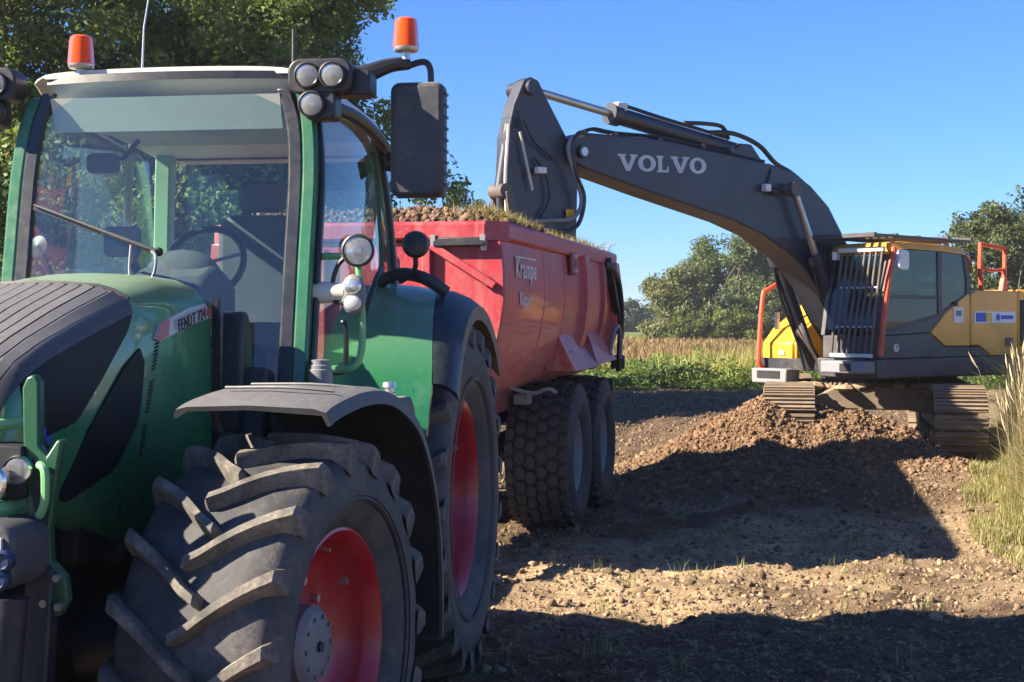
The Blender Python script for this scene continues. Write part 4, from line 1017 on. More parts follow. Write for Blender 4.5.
# handrail, signal lamp cluster
MB().tube([(0.74, -1.42, 2.31), (0.90, -1.44, 2.31), (0.965, -1.44, 2.28), (0.985, -1.44, 2.1), (0.99, -1.44, 1.95), (0.985, -1.44, 1.86), (0.95, -1.44, 1.79), (0.85, -1.43, 1.78), (0.76, -1.42, 1.78)], 0.017, 10, 4).build('grab_rail', M['lime'], tr)
MB().lathe([(0.0, 0), (0.056, 0.005), (0.06, 0.04), (0.05, 0.11), (0.043, 0.21), (0.0, 0.215)], (0.705, -1.46, 2.14), (1, 0, 0), 24).build('signal_lamp_arm', M['bone'], tr)
work_lamp((0.985, -1.50, 2.335), 0.068, tr, 'round_work_light', (0.12, -1, 0.02))
ov = MB().ball((0.955, -1.475, 2.13), 0.064, 10, (1, 0.5, 1.5)).build('signal_lamp', M['hub'], tr)
for z, mm in ((2.168, 'lens'), (2.09, 'amber')):
    MB().ball((0.96, -1.503, z), 0.042, 8, (1, 0.35, 0.85)).build('signal_lens', M['chrome'] if mm == 'lens' else M['silver'], ov)
    MB().ball((0.96, -1.512, z), 0.043, 8, (1, 0.35, 0.85)).build('signal_cover', M['lens'], ov)
MB().tube([(0.95, -1.47, 2.33), (0.88, -1.46, 2.27), (0.85, -1.46, 2.17), (0.87, -1.48, 2.10), (0.93, -1.49, 2.09)], 0.011, 6, 5).build('lamp_cable', M['plastic_clean'], tr)
# antennas, wiper
MB().tube([(-0.16, -1.3, 3.22), (-0.15, -1.3, 3.45), (-0.10, -1.3, 3.75)], [0.006, 0.004, 0.003], 6).build('antenna', M['steel'], tr)
MB().cyl((0.55, -1.1, 3.2), (0.55, -1.1, 3.46), 0.011, 0.009, 8).build('antenna', M['plastic_clean'], tr)
wp = MB(); wp.tube([(0.05, wy(0.05, 2.33) - 0.035, 2.33), (-0.2, wy(-0.2, 2.42) - 0.04, 2.42), (-0.62, wy(-0.6, 2.56) - 0.03, 2.565)], [0.014, 0.010, 0.006], 6)
wp.ball((0.055, wy(0.05, 2.33) - 0.02, 2.33), 0.022, 6)
wpo = wp.build('wiper', M['plastic_clean'], tr)
MB().bar((-0.25, wy(-0.25, 2.42) - 0.018, 2.425), (-0.63, wy(-0.62, 2.55) - 0.012, 2.555), 0.012, 0.02).build('wiper_blade', M['frit'], wpo)
MB().tube([(-0.06, -1.66, 2.36), (-0.05, -1.70, 2.22), (0.0, -1.72, 2.19), (0.06, -1.70, 2.21), (0.07, -1.68, 2.30), (0.04, -1.66, 2.33)], 0.007, 6, 4).build('wiper_hose', M['rim_grey'], wpo)
# inside the cab
se = MB(); se.rbox((0.02, -0.25, 1.92), (0.5, 0.5, 0.16), 0.06, 'z'); so = se.build('seat', M['seat'], tr, bevel=0.04)
se = MB(); se.rbox((0.02, -0.02, 2.28), (0.48, 0.16, 0.66), 0.10, 'y'); se.build('backrest', M['seat'], so, bevel=0.04)
se = MB(); se.rbox((0.02, 0.0, 2.72), (0.27, 0.1, 0.18), 0.05, 'y'); se.build('headrest', M['seat'], so, bevel=0.03)
se = MB(); se.box((0.02, -0.25, 1.62), (0.4, 0.42, 0.46), taper=0.8); se.build('seat_base', M['dark'], so)
cn = MB(); cn.rbox((-0.36, -0.4, 2.05), (0.2, 0.6, 0.14), 0.05, 'z'); cn.build('armrest', M['interior'], tr, bevel=0.03)
tm = MB(); tm.rbox((-0.46, -0.85, 2.42), (0.2, 0.04, 0.16), 0.03, 'y'); tmo = tm.build('terminal', M['interior'], tr, bevel=0.01); MB().cyl((-0.42, -0.80, 2.3), (-0.38, -0.6, 2.1), 0.025).build('terminal_arm', M['dark'], tmo)
ds = MB(); ds.prism([(-1.5, 1.4), (-1.5, 2.2), (-1.25, 2.28), (-1.02, 2.2), (-1.05, 1.4)], 'x', -0.2, 0.24); dso = ds.build('dashboard', M['seat'], tr, bevel=0.06)
MB().ball((0.02, -1.22, 2.22), 0.20, 10, (1, 0.55, 0.7)).build('instrument_hood', M['seat'], dso)
ring = [(0.02 + 0.21 * math.cos(t_), -0.93 + 0.10 * math.sin(t_), 2.30 + 0.185 * math.sin(t_)) for t_ in np.linspace(0, 2 * math.pi, 33)]
sw = MB().tube(ring, 0.018, 8, caps=False).build('steering_wheel', M['frit'], tr)
sp = MB()
for a in (0.3, 2.84, 4.71): sp.bar((0.02, -0.93, 2.30), (0.02 + 0.2 * math.cos(a), -0.93 + 0.095 * math.sin(a), 2.30 + 0.175 * math.sin(a)), 0.03, 0.015)
sp.cyl((0.02, -0.93, 2.30), (0.02, -1.15, 2.18), 0.04); sp.build('steering_spokes', M['interior'], sw)
MB().box((-0.5, -0.35, 1.75), (0.3, 0.9, 0.6)).build('side_console', M['interior'], tr, bevel=0.05)
MB().tube([(-0.36, -1.15, 2.82), (-0.30, -1.2, 2.82), (-0.2, -1.25, 2.9)], 0.012, 6).build('visor_arm', M['dark'], tr)
im = MB(); im.rbox((-0.43, -1.15, 2.80), (0.16, 0.04, 0.10), 0.03, 'y'); im.build('inner_mirror', M['dark'], tr)

for o_ in list(COL.objects)[cab_start:]:
    if o_.parent == tr and not o_.name.startswith('mirror'): o_.location.x += 0.035
# rear mudguards
for sd in (1, -1):
    def arc(r, a): return (-math.sin(R(a)) * r, WR[2] + math.cos(R(a)) * r)
    def shell(name, X0, X1, r0, r1, a0, a1, m, th=0.03, n=22, edge=0.0, sl0=0.0, sl1=0.0):
        rings = []
        for a in np.linspace(a0, a1, n):
            ring = []
            k5 = min(max(a / 54, 0), 1); x0, x1 = (X0 + sl0 * k5, X1 + sl1 * k5)
            for x, rr in ((x0, r0), (x0 + (x1 - x0) * 0.35, r0 + (r1 - r0) * 0.2 + 0.012), (x0 + (x1 - x0) * 0.7, r0 + (r1 - r0) * 0.55 + 0.01), (x1, r1), (x1, r1 - th - edge), (x0 + (x1 - x0) * 0.7, r0 + (r1 - r0) * 0.55 - th), (x0, r0 - th)):
                yy, zz = arc(rr, a); ring.append(Vector((x * sd, yy, zz)))
            rings.append(ring if sd > 0 else ring[::-1])
        return MB().loft(rings).build(name, m, tr, 40)
    shell('rear_mudguard', 0.68, 1.10, 1.21, 1.18, -60, 68, M['green'], sl1=0.16)
    shell('mudguard_flare', 1.103, 1.325, 1.178, 1.09, -50, 54, M['plastic_clean'], edge=0.05, sl0=0.16, sl1=0.045)
    # inner panel closing the mudguard against the cab
    pts = [arc(1.17, a) for a in np.linspace(-60, 68, 16)] + [(-0.9, 1.0), (0.9, 1.0)]
    MB().prism(pts, 'x', 0.66 * sd, 0.68 * sd).build('mudguard_inner_panel', M['green'], tr)
    ar = MB(); ar.tube([(0.78 * sd, -0.20, 2.20), (0.92 * sd, -0.3, 2.26), (1.08 * sd, -0.35, 2.24), (1.2 * sd, -0.3, 2.16)], 0.035, 8, 3); ar.tube([(0.95 * sd, -0.32, 2.22), (1.05 * sd, -0.42, 2.28), (1.06 * sd, -0.45, 2.36)], 0.016, 6, 3); ar.build('rear_lamp_arm', M['plastic_clean'], tr)
    MB().lathe([(0, 0), (0.07, 0.005), (0.075, 0.03), (0.06, 0.06), (0.0, 0.075)], (1.06 * sd, -0.44, 2.41), (0.25 * sd, -1, 0.15), 24).build('rear_lamp', M['plastic_clean'], tr)
    rl = MB(); rl.tube([(0.80 * sd, -0.62, 2.0), (0.86 * sd, -0.68, 2.1), (0.86 * sd, -0.5, 2.24), (0.82 * sd, -0.2, 2.3)], 0.014, 8, 4); rl.build('mudguard_rail', M['plastic_clean'], tr)
# hitch and drawbar coupling at the back
hb_ = MB(); hb_.box((0, 0.75, 0.75), (0.45, 0.9, 0.35)); hb_.box((0, 1.15, 0.6), (0.22, 0.25, 0.12)); hb_.build('hitch', M['dark'], tr, bevel=0.02)
for sd in (1, -1): MB().bar((0.42 * sd, 0.4, 0.7), (0.45 * sd, 1.4, 0.75), 0.06, 0.12).build('rear_lift_arm', M['dark'], tr, bevel=0.01)
# ------------------------------------------------------------------ tipping trailer (local: +x its left side, +y rearwards, origin under the front wall centre)
tl = thing('tipping_trailer', 'red tandem axle tipping trailer heaped with soil behind the tractor', 'trailer', (-1.268, 11.55, -0.05), R(-12.5))
L = 5.95; TZ = 0.05
def wall_x(z):      # half-pipe cross-section: outer half width at height z
    return float(np.interp(z, [1.30, 1.42, 1.6, 1.85, 2.15, 2.45, 2.70, 2.85], [0.62, 0.92, 1.10, 1.19, 1.235, 1.23, 1.20, 1.20]))
zz = [1.30, 1.36, 1.44, 1.53, 1.64, 1.78, 1.95, 2.15, 2.4, 2.62]
# pipe shell with thickness
rings = []
for y in (0.03, L * 0.5, L - 0.04):
    out = [(wall_x(z), z) for z in zz]; inn = [(wall_x(z) - 0.03, z + (0.03 if z < 1.5 else 0)) for z in zz]
    prof = [(-x, z) for x, z in out[::-1]] + out + inn[::-1] + [(-x, z) for x, z in inn]
    rings.append([Vector((x, y, z + TZ)) for x, z in prof])
body = MB().loft([r[::-1] for r in rings]).build('body', M['trailer_red'], tl, 40)
# front wall with its ribs
fw = [(wall_x(z) - 0.002, z + TZ) for z in zz]
fw = [(-x, z) for x, z in fw[::-1]] + fw
fwo = MB().prism(fw, 'y', 0.0, 0.032).build('front_wall', M['trailer_red'], tl, bevel=0.006)
for x in (-0.75, -0.25, 0.25, 0.62): MB().box((x, -0.03, 2.02), (0.07, 0.06, 1.2)).build('front_rib', M['trailer_red'], fwo, bevel=0.008)
MB().bar((0.66, -0.035, 2.64), (1.17, -0.035, 2.32), 0.05, 0.06).build('brace_and_shadow_bar', M['trailer_red'], fwo, bevel=0.006)  # brace, also shaping the dark diagonal of the tool bar's cast shadow
MB().box((0.89, -0.05, 2.665), (0.42, 0.05, 0.07)).build('tool_bar', M['dark'], fwo, bevel=0.01)
for x in (0.68, 1.08): MB().prism([(-0.09, 2.72), (0.0, 2.72), (0.0, 2.60), (-0.05, 2.60)], 'x', x - 0.02, x + 0.02).build('tool_bar_hook', M['silver'], fwo)
MB().cyl((1.1, -0.01, 2.36), (1.1, -0.045, 2.36), 0.04, n=14).build('front_fitting', M['trailer_dark'], fwo)
# top rails
for sd in (1, -1):
    MB().prism([(1.21 * sd, 2.67), (1.245 * sd, 2.69), (1.245 * sd, 2.81), (1.22 * sd, 2.83), (1.10 * sd, 2.83), (1.10 * sd, 2.67)], 'y', 0.14, L).build('top_rail', M['trailer_red'], tl, bevel=0.012)
MB().prism([(-0.03, 2.68), (-0.045, 2.70), (-0.045, 2.80), (-0.02, 2.83), (0.1, 2.83), (0.1, 2.68)], 'x', -1.10, 1.098).build('top_rail', M['trailer_red'], tl, bevel=0.012)
for sd in (1, -1):
    MB().prism([(1.10 * sd, -0.045), (1.245 * sd, 0.138), (1.10 * sd, 0.138)], 'z', 2.675, 2.828).build('corner_post', M['trailer_red'], tl)
# side ribs, boxes, gusset fenders
def rib(y, w, sd, d=0.07, m='trailer_red', z0=1.42, z1=2.66):
    zs = np.linspace(z0, z1, 9); rings = []
    for z in zs:
        x = wall_x(float(z)) - 0.008
        rings.append([Vector(((x + a) * sd, y + b * w / 2, z + TZ)) for a, b in ((0, -1), (d, -0.85), (d, 0.85), (0, 1))])
    return MB().loft(rings if sd > 0 else [r[::-1] for r in rings]).build('side_rib', M[m], tl, 40, bevel=0.006)
for sd in (1, -1):
    rib(3.72, 0.30, sd); rib(4.92, 0.10, sd, 0.05); rib(5.75, 0.26, sd, 0.09)
    lp = MB(); lp.box((1.245 * sd, 2.98, 2.60), (0.03, 0.28, 0.22)); lpo = lp.build('tarpaulin_bracket', M['trailer_dark'], tl, bevel=0.006)
    for dz in (-0.07, 0.07): MB().cyl((1.25 * sd, 2.98, 2.6 + dz), (1.29 * sd, 2.98, 2.6 + dz), 0.025, n=10).build('bracket_bolt', M['silver'], lpo)
    # V shaped gusset over the wheels
    gus = MB()
    for a, b, c_, d_ in (((1.17, 2.55, 1.92), (1.17, 3.15, 1.95), (1.34, 3.60, 1.56), (1.34, 2.62, 1.56)), ((1.17, 4.25, 1.95), (1.17, 4.75, 1.95), (1.34, 5.35, 1.60), (1.34, 3.95, 1.58))):
        q = [Vector((p[0] * sd, p[1], p[2])) for p in (a, b, c_, d_)]
        bk = [Vector((1.05 * sd, p.y, p.z)) for p in q]
        gus.add(q + bk, [f if sd > 0 else f[::-1] for f in [(3, 2, 1, 0), (4, 5, 6, 7), (0, 1, 5, 4), (1, 2, 6, 5), (2, 3, 7, 6), (3, 0, 4, 7)]])
    gus.add([(1.34 * sd, 3.58, 1.56), (1.34 * sd, 3.97, 1.58), (1.17 * sd, 3.97, 1.80), (1.17 * sd, 3.58, 1.80)], [(0, 1, 2, 3) if sd > 0 else (3, 2, 1, 0)])
    gus.build('wheel_gusset', M['trailer_red'], tl, 20, bevel=0.006)
    MB().cyl((1.26 * sd, 2.9, 1.76), (1.275 * sd, 2.9, 1.74), 0.02, n=8).build('gusset_bolt', M['silver'], tl)
    # hydraulic tailgate hoses and arms at the rear
    MB().tube([(1.25 * sd, 4.98, 2.66), (1.32 * sd, 5.2, 2.62), (1.33 * sd, 5.55, 2.45), (1.33 * sd, 5.75, 2.1), (1.30 * sd, 5.8, 1.75), (1.28 * sd, 5.85, 1.45)], 0.035, 8, 5).build('hydraulic_hose', M['frit'], tl)
    MB().bar((1.27 * sd, 5.1, 2.72), (1.30 * sd, 5.95, 1.85), 0.07, 0.09).build('tailgate_arm', M['dark'], tl, bevel=0.01)
    MB().tube([(1.30 * sd, 5.0, 1.62), (1.33 * sd, 5.15, 1.9), (1.34 * sd, 5.4, 1.98), (1.34 * sd, 5.6, 1.85), (1.33 * sd, 5.65, 1.6)], 0.022, 8, 4).build('brake_hose', M['rim_grey'], tl)
    mf = MB(); mf.box((0.98 * sd, 5.75, 1.02), (0.5, 0.03, 0.7)); mf.build('mud_flap', M['frit'], tl)
    rlp = MB(); rlp.box((1.25 * sd, 6.0, 1.55), (0.16, 0.08, 0.16)); rlp.build('tail_lamp', M['dark'], tl, bevel=0.01)
for sd in (1, -1):
    for y_ in (1.62, 2.6):
        MB().loft([[Vector(((wall_x(float(z)) + a) * sd, y_ + b, z + TZ)) for a, b in ((-0.004, -0.012), (0.006, 0.0), (-0.004, 0.012))][::sd] for z in np.linspace(1.5, 2.62, 8)]).build('weld_seam', M['trailer_red'], tl, 60)
# tailgate
tg = MB().prism(fw, 'y', L + 0.0, L + 0.06).build('tailgate', M['trailer_red'], tl, bevel=0.008)
for x in (-0.8, 0, 0.8): MB().box((x, L + 0.08, 2.05), (0.08, 0.05, 1.2)).build('tailgate_rib', M['trailer_red'], tg)
# chassis, drawbar, axles
chs = MB()
for sd in (1, -1): chs.box((0.42 * sd, 3.0, 1.14), (0.12, 6.0, 0.26))
for y in (0.3, 1.6, 3.9, 5.7): chs.box((0, y, 1.12), (0.9, 0.12, 0.2))
chs.build('chassis', M['trailer_dark'], tl, bevel=0.01)
sk = MB()
for sd in (1, -1): sk.prism([(0.25, 1.42), (2.6, 1.42), (2.5, 1.2), (0.9, 1.15), (0.3, 1.3)], 'x', 0.66 * sd, 0.72 * sd)
sk.build('side_skirt', M['trailer_dark'], tl, bevel=0.01)
dbm = MB()
for sd in (1, -1): dbm.bar((0.42 * sd, 0.4, 1.1), (0.06 * sd, -1.75, 0.72), 0.14, 0.2)
dbm.cyl((0, -1.7, 0.72), (0, -1.98, 0.70), 0.05); dbm.build('drawbar', M['trailer_dark'], tl, bevel=0.01)
MB().cyl((0.45, -0.2, 1.0), (0.45, -0.2, 0.35), 0.05).build('support_leg', M['dark'], tl)
bg = MB()
for y in (3.15, 4.78): bg.cyl((-0.9, y, 0.70), (0.9, y, 0.70), 0.07)
for sd in (1, -1): bg.bar((0.52 * sd, 2.7, 0.86), (0.52 * sd, 5.2, 0.86), 0.10, 0.14); bg.box((0.52 * sd, 3.96, 0.98), (0.16, 0.5, 0.22))
bg.build('bogie', M['dark'], tl, bevel=0.01)
MB().box((0.85, 2.5, 1.30), (0.14, 0.2, 0.1)).build('valve_box', M['rim_grey'], tl, bevel=0.01)
MB().tube([(0.7, 2.2, 1.45), (0.95, 2.4, 1.36), (1.1, 2.45, 1.4), (1.15, 2.6, 1.36)], 0.02, 6, 4).build('air_hose', M['rim_grey'], tl)
# wheels with block tread
TR, THW, TC = 0.72, 0.325, 0.695
def block_mesh(w, l, rt, rb, crown):
    hexa = [(-0.5, 0.12), (-0.18, 0.5), (0.32, 0.42), (0.5, -0.1), (0.2, -0.5), (-0.34, -0.42)]
    b = MB(); top = []; bot = []
    for u, v_ in hexa:
        for lst, sc, r in ((top, 0.94, rt), (bot, 1.02, rb)):
            a = v_ * l * sc / r; lst.append(Vector((u * w * sc, -math.sin(a) * r, math.cos(a) * r)))
    b.add(bot + top, [(5, 4, 3, 2, 1, 0), (6, 7, 8, 9, 10, 11)] + [(i, (i + 1) % 6, (i + 1) % 6 + 6, i + 6) for i in range(6)])
    return b
NC, NR = 6, 31
def trailer_wheel(x, y, sd, single):
    w = MB().lathe([(0.36, 0.235), (0.375, 0.25), (0.38, 0.262), (0.365, 0.265), (0.35, 0.25), (0.335, 0.17), (0.30, 0.10), (0.2, 0.07), (0.13, 0.085), (0.0, 0.085)], axis=(1, 0, 0), n=48)
    w.lathe([(0.335, 0.17), (0.335, -0.24), (0.37, -0.26)], axis=(1, 0, 0), n=48)
    w = w.build('wheel', M['rim_grey'], tl, 40, loc=(x * sd, y, TR))
    if sd < 0: w.scale = (-1, 1, 1)
    half = [(0, TC), (0.2, TC - 0.004), (0.28, TC - 0.02), (0.312, TC - 0.05), (0.33, TC - 0.11), (0.335, TC - 0.18), (0.32, 0.46), (0.29, 0.40), (0.265, 0.375), (0.24, 0.35)]
    MB().lathe([(r, -x_) for x_, r in half[::-1]] + [(r, x_) for x_, r in half[1:]], axis=(1, 0, 0), n=72).build('tyre', M['rubber_trailer'], w, 50)
    rest = MB()
    pitch = 2 * math.pi / NR
    for c_ in range(NC):
        xc = -0.262 + 0.105 * c_
        drop = 0.018 * (abs(xc) / 0.26) ** 3
        bm = block_mesh(0.115 if 0 < c_ < NC - 1 else 0.10, pitch * TR * 0.92, TR - drop, TC - 0.03, 0)
        me = None
        for r_ in range(NR):
            an = pitch * (r_ + (0.5 if c_ % 2 else 0) + 0.12 * math.sin(c_ * 2.1))
            deg = math.degrees(an) % 360
            if single and (deg < 115 or deg > 345):
                if me is None: me = bm.mesh('tread_block', 30); me.materials.append(M['block'])
                o_ = piece(me, 'tread_block', w, (xc, 0, 0), (an, 0, 0))
            else:
                m_ = Matrix.Rotation(an, 3, 'X'); rest.add([m_ @ Vector(p) + Vector((xc, 0, 0)) for p in bm.v], bm.f)
    stuff(rest.build('tread', M['block'], w, 30))
    for i in range(8):
        a = 2 * math.pi * i / 8
        MB().cyl((0.07, 0.17 * math.cos(a), 0.17 * math.sin(a)), (0.11, 0.17 * math.cos(a), 0.17 * math.sin(a)), 0.016, n=6).build('wheel_nut', M['steel'], w)
for y, sg in ((3.15, True), (4.78, True)):
    trailer_wheel(0.985, y, 1, sg); trailer_wheel(0.985, y, -1, False)
# maker's lettering on the side
put_text('maker_lettering', 'Krampe', 0.235, M['white_print'], body, (wall_x(2.4) + 0.010, 0.82, 2.42 + TZ), (-0.0, 1, 0), (0, 0, 1), 1.0, bold=0.004)
put_text('type_lettering', 'Kipper', 0.15, M['white_print'], body, (wall_x(2.16) + 0.010, 0.78, 2.17 + TZ), (0.0, 1, 0), (0, 0, 1), 1.0, bold=0.002)
MB().prism([(0.42, 2.575), (1.26, 2.575), (1.26, 2.56), (0.42, 2.56)], 'x', 1.225, 1.232).build('lettering_rule', M['white_print'], body)

# the load: a heap of dug soil, turf and grass standing proud of the rails
nxh, nyh = 46, 110
hx = np.linspace(-1.18, 1.18, nxh); hy = np.linspace(0.05, L - 0.02, nyh)
HX, HY = np.meshgrid(hx, hy)
ed = np.minimum(np.minimum((1.18 - np.abs(HX)) / 0.35, HY / 0.35), (L - HY) / 0.5)
HZ = 2.76 + 0.13 * ss(0, 1, ed) + (fbm(HX, HY, 0.5, 4, 201) - 0.5) * 0.22 + 0.05 * np.sin(HY * 1.3)
HZ = np.where(ed < 0.03, 2.66, HZ)
k_ = np.arange(nxh * nyh).reshape(nyh, nxh)
Fh = np.stack([k_[:-1, :-1], k_[:-1, 1:], k_[1:, 1:], k_[1:, :-1]], -1).reshape(-1, 4)
hc = np.array([0.15, 0.095, 0.06]) * (0.6 + 0.9 * fbm(HX, HY, 0.25, 3, 220))[..., None]
load = thing('soil_load', 'heap of brown soil and turf filling the red trailer', 'soil', (-1.268, 11.55, -0.05), R(-12.5))
np_mesh('soil_heap', np.stack([HX, HY, HZ], -1).reshape(-1, 3), Fh, M['soil'], load, hc.reshape(-1, 3), True)
N = 11000
X = rng.uniform(-1.15, 1.17, N); Y = rng.uniform(0.08, L - 0.05, N)
iz = lambda x, y: 2.76 + 0.13 * ss(0, 1, np.minimum(np.minimum((1.18 - np.abs(x)) / 0.35, y / 0.35), (L - y) / 0.5)) + (fbm(x, y, 0.5, 4, 201) - 0.5) * 0.22 + 0.05 * np.sin(y * 1.3)
sz = np.clip(rng.lognormal(-4.0, 0.5, N), 0.008, 0.045)
tt = rng.random((N, 1))
stuff(clods('load_clods', np.stack([X, Y, iz(X, Y) + sz * 0.2], -1), sz, np.array([0.08, 0.05, 0.035]) * (1 - tt) + np.array([0.26, 0.165, 0.11]) * tt, M['clod'], load))
N = 4200
Y = rng.uniform(0.15, L, N); X = 1.17 - np.abs(rng.normal(0, 0.28, N)) * 1.0
X = np.where(rng.random(N) < 0.12, rng.uniform(-1.1, 1.1, N), X)
P = np.stack([X, Y, iz(X, Y) - 0.01], -1)
stuff(blades('load_turf', P, rng.uniform(0.03, 0.13, N), rng.uniform(0.006, 0.013, N), lerp_cols(N, [(0.30, 0.24, 0.10), (0.20, 0.17, 0.07), (0.14, 0.16, 0.05), (0.38, 0.28, 0.16)]), 2.2, None, load))
# a few stems hanging out past the tailgate corner
sh = MB()
for i in range(8):
    y = rng.uniform(5.4, 6.1); x = rng.uniform(0.9, 1.18); l_ = rng.uniform(0.1, 0.3); a = rng.uniform(-0.6, 1.6)
    sh.tube([(x, y, 2.78), (x + 0.3 * l_ * math.cos(a), y + 0.4 * l_ * abs(math.sin(a)), 2.78 + l_ * 0.5), (x + 0.7 * l_ * math.cos(a), y + 0.9 * l_ * abs(math.sin(a)), 2.80 + l_ * 0.55)], [0.006, 0.004, 0.002], 4, 3)
stuff(sh.build('load_stems', M['stalk'], load, 60))
# ------------------------------------------------------------------ excavator (local: +x its rear, +y its right side, origin on the ground under the slew ring)
ex = thing('excavator', 'crawler excavator with charcoal boom and yellow body loading the trailer', 'excavator', (4.85 * 1.07, 19.5 * 1.07, 0.212), R(38))
ex.scale = (1.07, 1.07, 1.07)
# ---- undercarriage, turned about 50 degrees away from the cab
TA = R(38 + 11)      # track direction in local axes
def rotl(p, a=R(-38 - 11)):
    c_, s_ = math.cos(a), math.sin(a); return (p[0] * c_ - p[1] * s_, p[0] * s_ + p[1] * c_, p[2])
shoe_b = MB(); shoe_b.box((0, 0, 0), (0.62, 0.165, 0.03)); 
for dy in (-0.055, 0.0, 0.055): shoe_b.box((0, dy, 0.028), (0.60, 0.016, 0.028))
shoe = shoe_b.mesh('track_shoe', 30); shoe.materials.append(M['track'])
def track(cx):
    """one track: v along the travel direction (towards -y here), turned into place by its own rotation"""
    fr = MB(); fr.box((0, 0, 0.42), (0.34, 3.1, 0.30)); fr.box((0, 0, 0.62), (0.24, 2.2, 0.12))
    for y in (-1.72, 1.72): fr.cyl((-0.2, y, 0.43), (0.2, y, 0.43), 0.33, n=28)
    for y in np.linspace(-1.3, 1.3, 8): fr.cyl((-0.2, y, 0.16), (0.2, y, 0.16), 0.09, n=14)
    off = Vector(rotl((cx, 0.0, 0)))
    t_ = fr.build('track', M['track'], ex, 35, bevel=0.01)
    t_.location = off; t_.rotation_euler = (0, 0, R(-38 - 11))
    # closed loop path
    rr = 0.40; Ls = 1.72 * 2; tot = 2 * Ls + 2 * math.pi * rr; n = 46
    for i in range(n):
        s = tot * i / n
        if s < Ls: y = -1.72 + s; z = 0.43 + rr - 0.035 * math.sin(math.pi * s / Ls); a = 0
        elif s < Ls + math.pi * rr: q = (s - Ls) / rr; y = 1.72 + math.sin(q) * rr; z = 0.43 + math.cos(q) * rr; a = -q
        elif s < 2 * Ls + math.pi * rr: q = s - Ls - math.pi * rr; y = 1.72 - q; z = 0.43 - rr; a = math.pi
        else: q = (s - 2 * Ls - math.pi * rr) / rr; y = -1.72 - math.sin(q) * rr; z = 0.43 - math.cos(q) * rr; a = math.pi - q
        piece(shoe, 'track_shoe', t_, (0, y, z), (a, 0, 0))
    return t_
track(-1.1); track(0.92)
uc = MB()
uc.prism([(-1.0, 0.55), (-0.5, 0.80), (0.5, 0.80), (1.0, 0.55), (1.0, 0.38), (0.4, 0.5), (-0.4, 0.5), (-1.0, 0.38)], 'y', -0.75, 0.75)
uco = uc.build('car_body', M['track'], ex, bevel=0.02); uco.rotation_euler = (0, 0, R(-49))
mdd = MB()
for i in range(60):
    a = rng.uniform(0, 6.28); r_ = rng.uniform(0.3, 1.1); s_ = rng.uniform(0.05, 0.14)
    mdd.ball((r_ * math.cos(a), r_ * math.sin(a), 0.80 + rng.uniform(-0.05, 0.04)), s_, 4, (1.2, 1.2, 0.45))
stuff(mdd.build('caked_mud', M['mud'], ex, 0))
MB().lathe([(0.62, 0.74), (0.62, 0.97), (0.0, 0.97)], axis=(0, 0, 1), n=40).build('slew_ring', M['dark'], ex)
for i in range(26):
    a = 2 * math.pi * i / 26; MB().cyl((0.66 * math.cos(a), 0.66 * math.sin(a), 0.80), (0.66 * math.cos(a), 0.66 * math.sin(a), 0.86), 0.028, n=6).build('ring_bolt', M['mud'], ex)
MB().lathe([(0.60, 0.78), (0.72, 0.78), (0.72, 0.84), (0.60, 0.84)], axis=(0, 0, 1), n=40).build('ring_flange', M['mud'], ex)

# ---- everything that slews with the cab
sup0 = len(COL.objects)
NY = -1.27
base = MB(); base.box((0.65, 0.0, 1.40), (3.1, 2.44, 0.16)); base.build('deck', M['dark'], ex, bevel=0.01)
MB().prism([(-1.52, 1.28), (-1.56, 1.52), (2.6, 1.52), (2.6, 1.26)], 'y', NY, -0.35).build('side_sill', M['charcoal'], ex, bevel=0.02)
fb = MB(); fb.box((-1.66, -0.92, 1.42), (0.24, 0.66, 0.15)); fb.build('front_step', M['rim_grey'], ex, bevel=0.02)
MB().box((-1.786, -0.98, 1.42), (0.012, 0.16, 0.09)).build('step_slot', M['void'], ex)
# body panels behind the cab: charcoal below, yellow above, parted along a slanting line
MB().prism([(-1.50, 1.525), (-1.50, 1.80), (-0.49, 1.83), (-0.18, 1.655), (0.36, 1.65), (0.36, 1.525)], 'y', NY, -0.4).build('lower_cab_panel', M['charcoal'], ex, bevel=0.01)
MB().prism([(-0.47, 1.835), (-0.17, 1.665), (0.355, 1.66), (0.355, 2.32), (0.30, 2.33), (-0.19, 2.065)], 'y', NY, -0.5).build('cab_rear_panel', M['yellow'], ex, bevel=0.01)
MB().prism([(0.375, 1.525), (0.375, 1.65), (0.55, 1.65), (0.80, 1.525)], 'y', NY, -0.5).build('lower_side_panel', M['charcoal'], ex, bevel=0.008)
sd_ = MB().prism([(0.375, 1.665), (0.56, 1.665), (0.82, 1.525), (1.42, 1.525), (1.42, 2.38), (0.52, 2.38), (0.375, 2.33)], 'y', NY, -0.3).build('side_door', M['yellow'], ex, bevel=0.015)
MB().prism([(1.435, 1.525), (2.5, 1.525), (2.62, 1.7), (2.62, 2.2), (2.4, 2.40), (1.435, 2.40)], 'y', NY, 1.24).build('engine_cover', M['yellow'], ex, bevel=0.04)
MB().prism([(2.63, 1.35), (3.0, 1.4), (3.1, 1.7), (3.0, 2.15), (2.63, 2.25)], 'y', -1.25, 1.25).build('counterweight', M['charcoal'], ex, bevel=0.06)
MB().prism([(-0.1, 1.49), (1.43, 1.49), (1.43, 2.32), (0.4, 2.32), (-0.1, 1.9)], 'y', 0.45, 1.24).build('tank_housing', M['charcoal'], ex, bevel=0.03)
MB().box((1.6, -1.274, 1.95), (0.24, 0.01, 0.62)).build('vent_grille', M['void'], ex)
